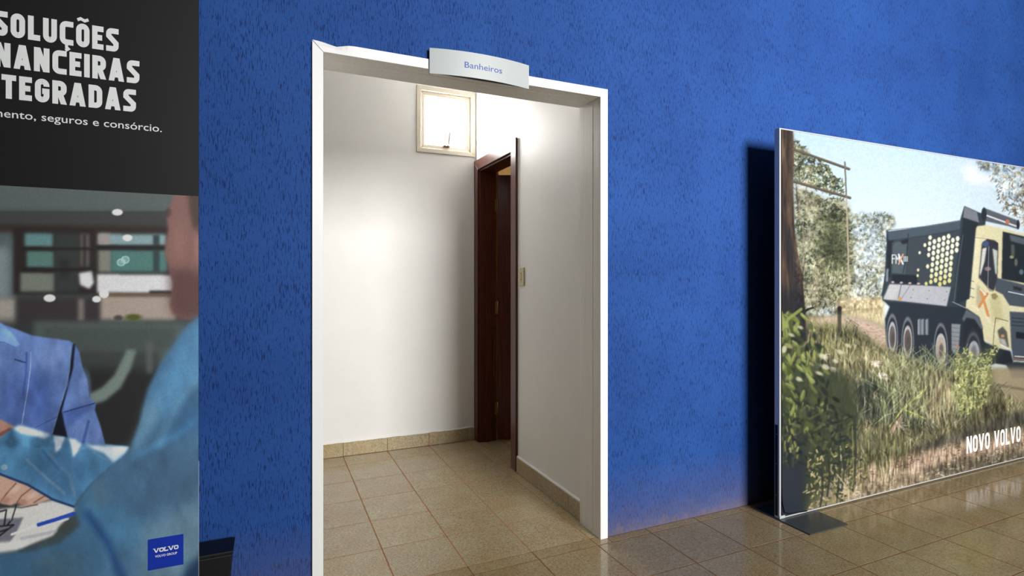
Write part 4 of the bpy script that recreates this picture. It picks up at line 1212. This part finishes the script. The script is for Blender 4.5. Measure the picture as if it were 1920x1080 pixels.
    c.poly([(0, 700), (60, 690), (110, 720), (100, 830), (-20, 830)], (70, 96, 158), 16, .7); c.ell(100, 668, 30, 26, (112, 136, 190), 22, .6); c.ell(75, 745, 16, 40, (60, 86, 150), 18, .55)
    c.poly([(-40, 606), (2, 606), (20, 622), (37, 646), (27, 651), (0, 640), (-60, 690)], (118, 158, 224), 1.5); c.line([(27, 651), (8, 642), (-20, 640)], 1.4, (62, 88, 150), .8)
    c.line([(28, 674), (48, 680)], 2, (30, 44, 84)); c.line([(50, 662), (49, 700), (43, 740)], 4, (58, 82, 146), .7, 2); c.line([(58, 660), (57, 690), (52, 730), (41, 795)], 1.6, (150, 172, 214), .8)
    c.poly([(137, 644), (141, 645), (137, 690), (124, 740), (116, 770), (122, 800), (130, 836), (98, 815), (112, 765), (128, 720), (132, 680)], (26, 30, 50), 1.2)
    c.line([(132, 648), (131, 690), (118, 745), (98, 812)], 1.3, (124, 158, 170), .7)
    c.poly([(118, 770), (165, 756), (180, 758), (160, 775), (132, 800), (124, 800)], (58, 80, 146), 4, .6); c.line([(120, 773), (150, 764), (178, 756)], 2, (36, 46, 84), .85); c.ell(160, 728, 10, 30, (116, 142, 204), 8, .5); c.line([(166, 790), (156, 830)], 5, (52, 70, 132), .6, 3); c.ell(182, 815, 7, 20, (112, 132, 196), 6, .6)
    c.line([(66, 802), (90, 790), (106, 782)], 1.4, (52, 66, 112), .7)
    # nearer man's body
    c.poly([(392, 582), (371, 596), (350, 612), (330, 640), (300, 682), (276, 730), (262, 790), (246, 838), (212, 866), (170, 905), (140, 952), (150, 985), (110, 1020), (60, 1035), (-240, 1060), (-240, 1110), (392, 1110)], (70, 108, 140), 3)
    c.poly([(371, 596), (345, 625), (310, 690), (285, 750), (300, 800), (340, 740), (392, 690), (392, 590)], (84, 138, 182), 10, .75)
    c.poly([(270, 760), (262, 800), (246, 838), (262, 842), (300, 780), (290, 740)], (110, 150, 176), 8, .55)
    c.line([(392, 690), (340, 745), (300, 830)], 14, (104, 152, 186), .45, 14); c.line([(392, 770), (330, 815), (250, 860)], 12, (80, 146, 196), .6, 12); c.poly([(392, 720), (330, 780), (300, 830), (392, 800)], (54, 98, 140), 12, .6)
    c.poly([(392, 830), (300, 850), (230, 880), (220, 940), (300, 960), (392, 930)], (70, 98, 124), 20, .6); c.poly([(140, 930), (190, 920), (240, 970), (270, 1010), (200, 1040), (160, 1000)], (72, 128, 166), 16, .6)
    c.ell(188, 925, 16, 26, (84, 106, 122), 14, .55); c.poly([(270, 990), (392, 930), (392, 1060), (330, 1110), (260, 1110)], (104, 130, 146), 16, .75)
    c.line([(165, 965), (200, 1015), (240, 1110)], 16, (38, 78, 128), .75, 14); c.poly([(392, 1030), (352, 1060), (335, 1110), (392, 1110)], (28, 58, 92), 7, .9); c.poly([(-240, 1040), (60, 1030), (140, 1010), (180, 1110), (-240, 1110)], (58, 98, 128), 14, .7); c.ell(110, 1060, 50, 26, (78, 104, 118), 22, .5)
    # table: paper, pen, glasses
    c.poly([(-240, 960), (0, 955), (60, 945), (100, 938), (138, 946), (140, 960), (112, 985), (100, 1004), (40, 1028), (-240, 1050)], (196, 196, 194), 2)
    c.poly([(-30, 975), (44, 970), (30, 1000), (18, 1018), (-30, 1022)], (112, 114, 126), 1.5); c.line([(40, 1010), (105, 996)], 6, (150, 156, 166), .6, 2); c.poly([(-100, 1022), (60, 1014), (30, 1032), (-100, 1050)], (214, 214, 210), 3, .9); c.line([(22, 1002), (72, 984)], 4, (222, 224, 230), 1, 1.2); c.line([(72, 984), (105, 974), (138, 963)], 7, (38, 76, 180), 1, 1.2); c.line([(108, 980), (128, 973)], 3, (190, 198, 214), .9)
    for p in ([(30, 948), (22, 974), (14, 984)], [(-10, 962), (12, 956), (8, 984)], [(-10, 988), (26, 984), (0, 1004)], [(-8, 1000), (14, 992)]): c.line(p, 3.2, (44, 42, 46), .9, 1.2)
    c.line([(28, 950), (20, 976)], 1, (190, 190, 196), .8)
    # table top, the far man's cuff
    c.poly([(-240, 838), (-60, 838), (-10, 860), (0, 890), (-60, 960), (-240, 962)], (84, 82, 80), 4)
    c.poly([(-240, 770), (-150, 776), (-140, 845), (-240, 850)], (120, 156, 214), 3)
    # hand
    sk = (188, 152, 136)
    c.poly([(-150, 905), (-140, 888), (-90, 880), (0, 890), (40, 902), (72, 916), (96, 936), (70, 944), (48, 950), (34, 942), (20, 948), (3, 944), (-10, 936), (-90, 938), (-140, 926)], sk, 1.2)
    for p in ([(30, 906), (12, 926), (2, 940)], [(58, 916), (40, 930), (32, 942)], [(84, 930), (64, 942)]): c.line(p, 2.4, (116, 78, 70), .8, 1.5)
    c.ell(10, 938, 9, 6, (164, 120, 108), 4, .7); c.ell(42, 942, 9, 6, (164, 118, 106), 4, .7); c.line([(0, 948), (40, 952), (70, 946)], 2.5, (70, 52, 50), .7, 2); c.ell(28, 918, 12, 5, (212, 180, 164), 5, .6, -.6); c.ell(62, 928, 12, 5, (212, 180, 164), 5, .6, -.5)
    # forearm and cuff
    c.poly([(-150, 790), (-110, 768), (-60, 772), (0, 786), (28, 800), (22, 806), (0, 822), (-50, 852), (-100, 862), (-140, 845)], (168, 128, 116), 1.5)
    for k in range(4): c.line([(-128 + k * 22, 780 + k * 2), (-136 + k * 22, 820 + k * 6)], 3, (124, 84, 76), .7, 2); c.line([(-60, 835), (0, 815), (18, 806)], 6, (128, 84, 78), .5, 4)
    arm = [(-6, 826), (22, 804), (34, 797), (70, 806), (96, 815), (120, 819), (138, 822), (152, 832), (200, 833), (242, 838), (236, 850), (214, 868), (172, 904), (150, 930), (138, 950), (110, 942), (52, 908), (0, 890), (-40, 880)]
    c.poly(arm, (78, 130, 170), 1.2)
    c.poly([(40, 860), (100, 840), (180, 870), (140, 945), (60, 905)], (62, 104, 142), 10, .7); c.line([(50, 862), (80, 890), (120, 925)], 5, (112, 138, 164), .6, 4); c.line([(90, 850), (130, 890), (140, 930)], 6, (104, 128, 152), .5, 5); c.line([(80, 845), (110, 880)], 5, (52, 92, 134), .6, 4); c.line([(100, 830), (110, 870), (128, 880)], 5, (64, 108, 150), .6, 4)
    W = (214, 224, 240)
    c.poly([(24, 803), (36, 797), (96, 815), (84, 822), (40, 812)], W, 2.5, .9); c.poly([(100, 817), (122, 820), (114, 840), (104, 850), (103, 832)], W, 2, .9); c.poly([(128, 822), (140, 823), (153, 833), (146, 846), (137, 858), (134, 838)], W, 2, .9); c.poly([(160, 834), (242, 838), (234, 850), (213, 867), (196, 850), (176, 842)], W, 2.5, .95); c.line([(150, 842), (166, 838), (182, 852), (200, 862)], 4, (104, 148, 188), .6, 3)
    c.line([(-20, 884), (0, 889), (52, 909), (100, 937), (138, 950)], 4.5, (28, 56, 104), .9, 1.5); c.ell(8, 876, 6, 5.5, (140, 166, 180), 2, .8)
    c.poly([(212, 868), (250, 840), (300, 860), (280, 940), (190, 930), (165, 915)], (70, 106, 136), 14, .6)
    fold = c.noise(26, 79, 3, 1, 1.6) - .5
    for outl, k in ((jk, .42), (arm, .35), ([(392, 582), (350, 612), (300, 682), (262, 790), (140, 952), (60, 1035), (-240, 1060), (-240, 1110), (392, 1110)], .22)):
        sl, m = c.mask(outl, 2); c.a[sl] *= (1 + m * fold[sl] * k)[..., None]
    c.a = np.clip(c.a, 0, 1); k = c.a * c.a * (3 - 2 * c.a); c.a = c.a * .6 + k * .4
    gy = c.a.mean(2, keepdims=True); c.a = c.a * .84 + gy * .16
    c.a *= (1 + (c.noise(2, 78, 1) - .5) * .08)[..., None]
    return c


# ------------------------------------------------------------------ picture wall on the right
PX0, PX1, PZ0, PZ1, PY, PYB = 2.500, 5.80, .008, 2.108, -.220, -.187
dsp = thing('display_wall', ((PX0 + PX1) / 2, -.20, 0), 'wide freestanding aluminium frame with a printed dump truck scene, right of the doorway', 'display stand')
fr = .007
box('frame_profile', PX0, PX0 + .012, PY, PYB, PZ0, PZ1, M['alu'], dsp, .0012)
box('frame_profile', PX1 - .012, PX1, PY, PYB, PZ0, PZ1, M['alu'], dsp, .0012)
box('frame_profile', PX0 + .012, PX1 - .012, PY, PYB, PZ1 - fr, PZ1, M['alu'], dsp, .0012)
box('frame_profile', PX0 + .012, PX1 - .012, PY, PYB, PZ0, PZ0 + fr, M['alu'], dsp, .0012)
box('back_panel', PX0 + .012, PX1 - .012, PYB - .006, PYB - .002, PZ0 + fr, PZ1 - fr, M['black'], dsp)
box('side_channel', PX0 - .0012, PX0 + .0005, PY + .010, PYB - .004, .02, .510, M['black'], dsp)
for z in (.13, .30, .46):
    tube('rivet', [(PX0 - .0005, PY + .019, z), (PX0 - .0022, PY + .019, z)], .0025, M['steel'], dsp)
for fx in (PX0 - .006, PX1 - .284):
    box('foot_plate', fx, fx + .29, -.405, -.05, .0006, .0065, M['footsteel'], dsp, .0008)
cvt = paint_truck()
pxs = np.arange(1466.2, 2022, 1.15)
xs_ = np.array([at_y(p, 500, PY + .0015)[0] for p in pxs])
xs_ = xs_[(xs_ > PX0 + .0125) & (xs_ < PX1 - .0125)]
zs_ = np.linspace(PZ0 + fr + .0005, PZ1 - fr - .0005, 640)
sheet = print_sheet('printed_fabric', xs_, zs_, PY + .0015, cvt, .76, dsp)
del cvt
a = at_y(1812.5, 851, PY); b = at_y(1914, 826, PY); tt = at_y(1812.5, 819, PY)
stroke_text('lettering', 'NOVO VOLVO', a[0], b[0], a[2], tt[2] - a[2], PY + .0008, M['letterwhite'], sheet, .19, .10, False, .42)
tube('cable', [(PX0 + .016, PY - .003, .17), (PX0 + .020, PY - .003, .09), (PX0 + .034, PY - .003, .040), (PX0 + .07, PY - .003, .026), (PX0 + .15, PY - .003, .020), (PX0 + .21, PY - .003, .017)], .0025, M['black'], dsp)
box('corner_bracket', PX0 + .0005, PX0 + .040, PY - .002, PY - .0002, PZ0, PZ0 + .016, M['alu'], dsp, .0005)

# ------------------------------------------------------------------ banner on the left
BY = -.25
BX0, BX1, BZ0, BZ1 = -.950, -.2115, .050, 2.36
ban = thing('banner_stand', ((BX0 + BX1) / 2, BY + .02, 0), 'tall black banner with white SOLUÇÕES FINANCEIRAS INTEGRADAS lettering over an office photo', 'banner')
zt = at_y(371, 368, BY)[2]
zd = at_y(371, 865, BY)[2]
box('board', BX0, BX1, BY + .002, BY + .008, BZ0, zd, M['board'], ban)
box('board', BX0, BX1, BY + .002, BY + .008, zd, BZ1, M['bannerblack'], ban)
box('black_header', BX0, BX1 - .0003, BY + .0002, BY + .002, zt, BZ1, M['bannerblack'], ban)
for fx in (BX0 + .08, BX1 - .16):
    box('foot', fx, fx + .06, BY - .06, BY + .08, .001, .012, M['black'], ban, .001)
    box('foot_bracket', fx + .01, fx + .05, BY + .0085, BY + .014, .012, .16, M['black'], ban, .001)
cvm = paint_men()
pxs = np.concatenate([np.arange(-214, 0, 3.0), np.arange(0, 374, 1.35)])
xs_ = np.array([at_y(p, 500, BY)[0] for p in pxs])
xs_ = np.concatenate([[BX0], xs_[(xs_ > BX0 + .001) & (xs_ < BX1 - .001)], [BX1 - .0003]])
zs_ = np.linspace(BZ0, zt, 640)
photo = print_sheet('printed_photo', xs_, zs_, BY + .0002, cvm, 1.42, ban)
del cvm
# headline: three centred lines, then the small line
for txt, xr, yt, yb, xm in (('SOLUÇÕES', 222.5, 53.3, 96.5, 211), ('FINANCEIRAS', 261.5, 113.5, 156, 250), ('INTEGRADAS', 255, 167.5, 209.3, 244)):
    zb, ztp = at_y(xm, yb, BY)[2], at_y(xm, yt, BY)[2]
    x1 = at_y(xr, yb, BY)[0]
    x0 = 2 * (-.579) - x1
    stroke_text('headline', txt, x0, x1, zb, ztp - zb, BY - .0006, M['whiteink'], ban, .235, .115)
zb = at_y(285, 246, BY)[2]
x1 = at_y(303.5, 247, BY)[0]
text_mesh('tagline', 'financiamento, seguros e consórcio.', 2 * (-.579) - x1, x1, zb, .024, M['whiteink'], ban, lambda x: BY - .0006, .004)
q0, q1 = at_y(277.3, 1070, BY), at_y(344, 1001, BY)
lg = box('logo_square', q0[0], q1[0], BY - .0012, BY - .0001, q0[2], q1[2], M['logoblue'], ban)
lw, lh = q1[0] - q0[0], q1[2] - q0[2]
stroke_text('logo_name', 'VOLVO', q0[0] + .16 * lw, q1[0] - .14 * lw, q0[2] + .545 * lh, .135 * lh, BY - .0018, M['letterwhite'], lg, .26, .06, True, .3, 1.9)
text_mesh('logo_group', 'VOLVO GROUP', q0[0] + .20 * lw, q1[0] - .18 * lw, q0[2] + .385 * lh, .075 * lh, M['letterwhite'], lg, lambda x: BY - .0018, .02)

# ------------------------------------------------------------------ black bin behind the banner
bn = thing('waste_bin', (-.26, -.125, 0), 'small black bin on the floor behind the right edge of the tall banner', 'bin')
def tapered(name, top, bot, z0, z1, mat, parent):
    (ax0, ax1, ay0, ay1), (bx0, bx1, by0, by1) = top, bot
    V = [(bx0, by0, z0), (bx1, by0, z0), (bx1, by1, z0), (bx0, by1, z0), (ax0, ay0, z1), (ax1, ay0, z1), (ax1, ay1, z1), (ax0, ay1, z1)]
    return mesh(name, V, BOXF, mat, parent, None, False, .004, 2)
tapered('bin_body', (-.400, -.121, -.135, -.025), (-.375, -.143, -.130, -.040), .001, .318, M['black'], bn)
tapered('bin_rim', (-.405, -.116, -.1385, -.020), (-.404, -.117, -.138, -.021), .318, .332, M['black'], bn)
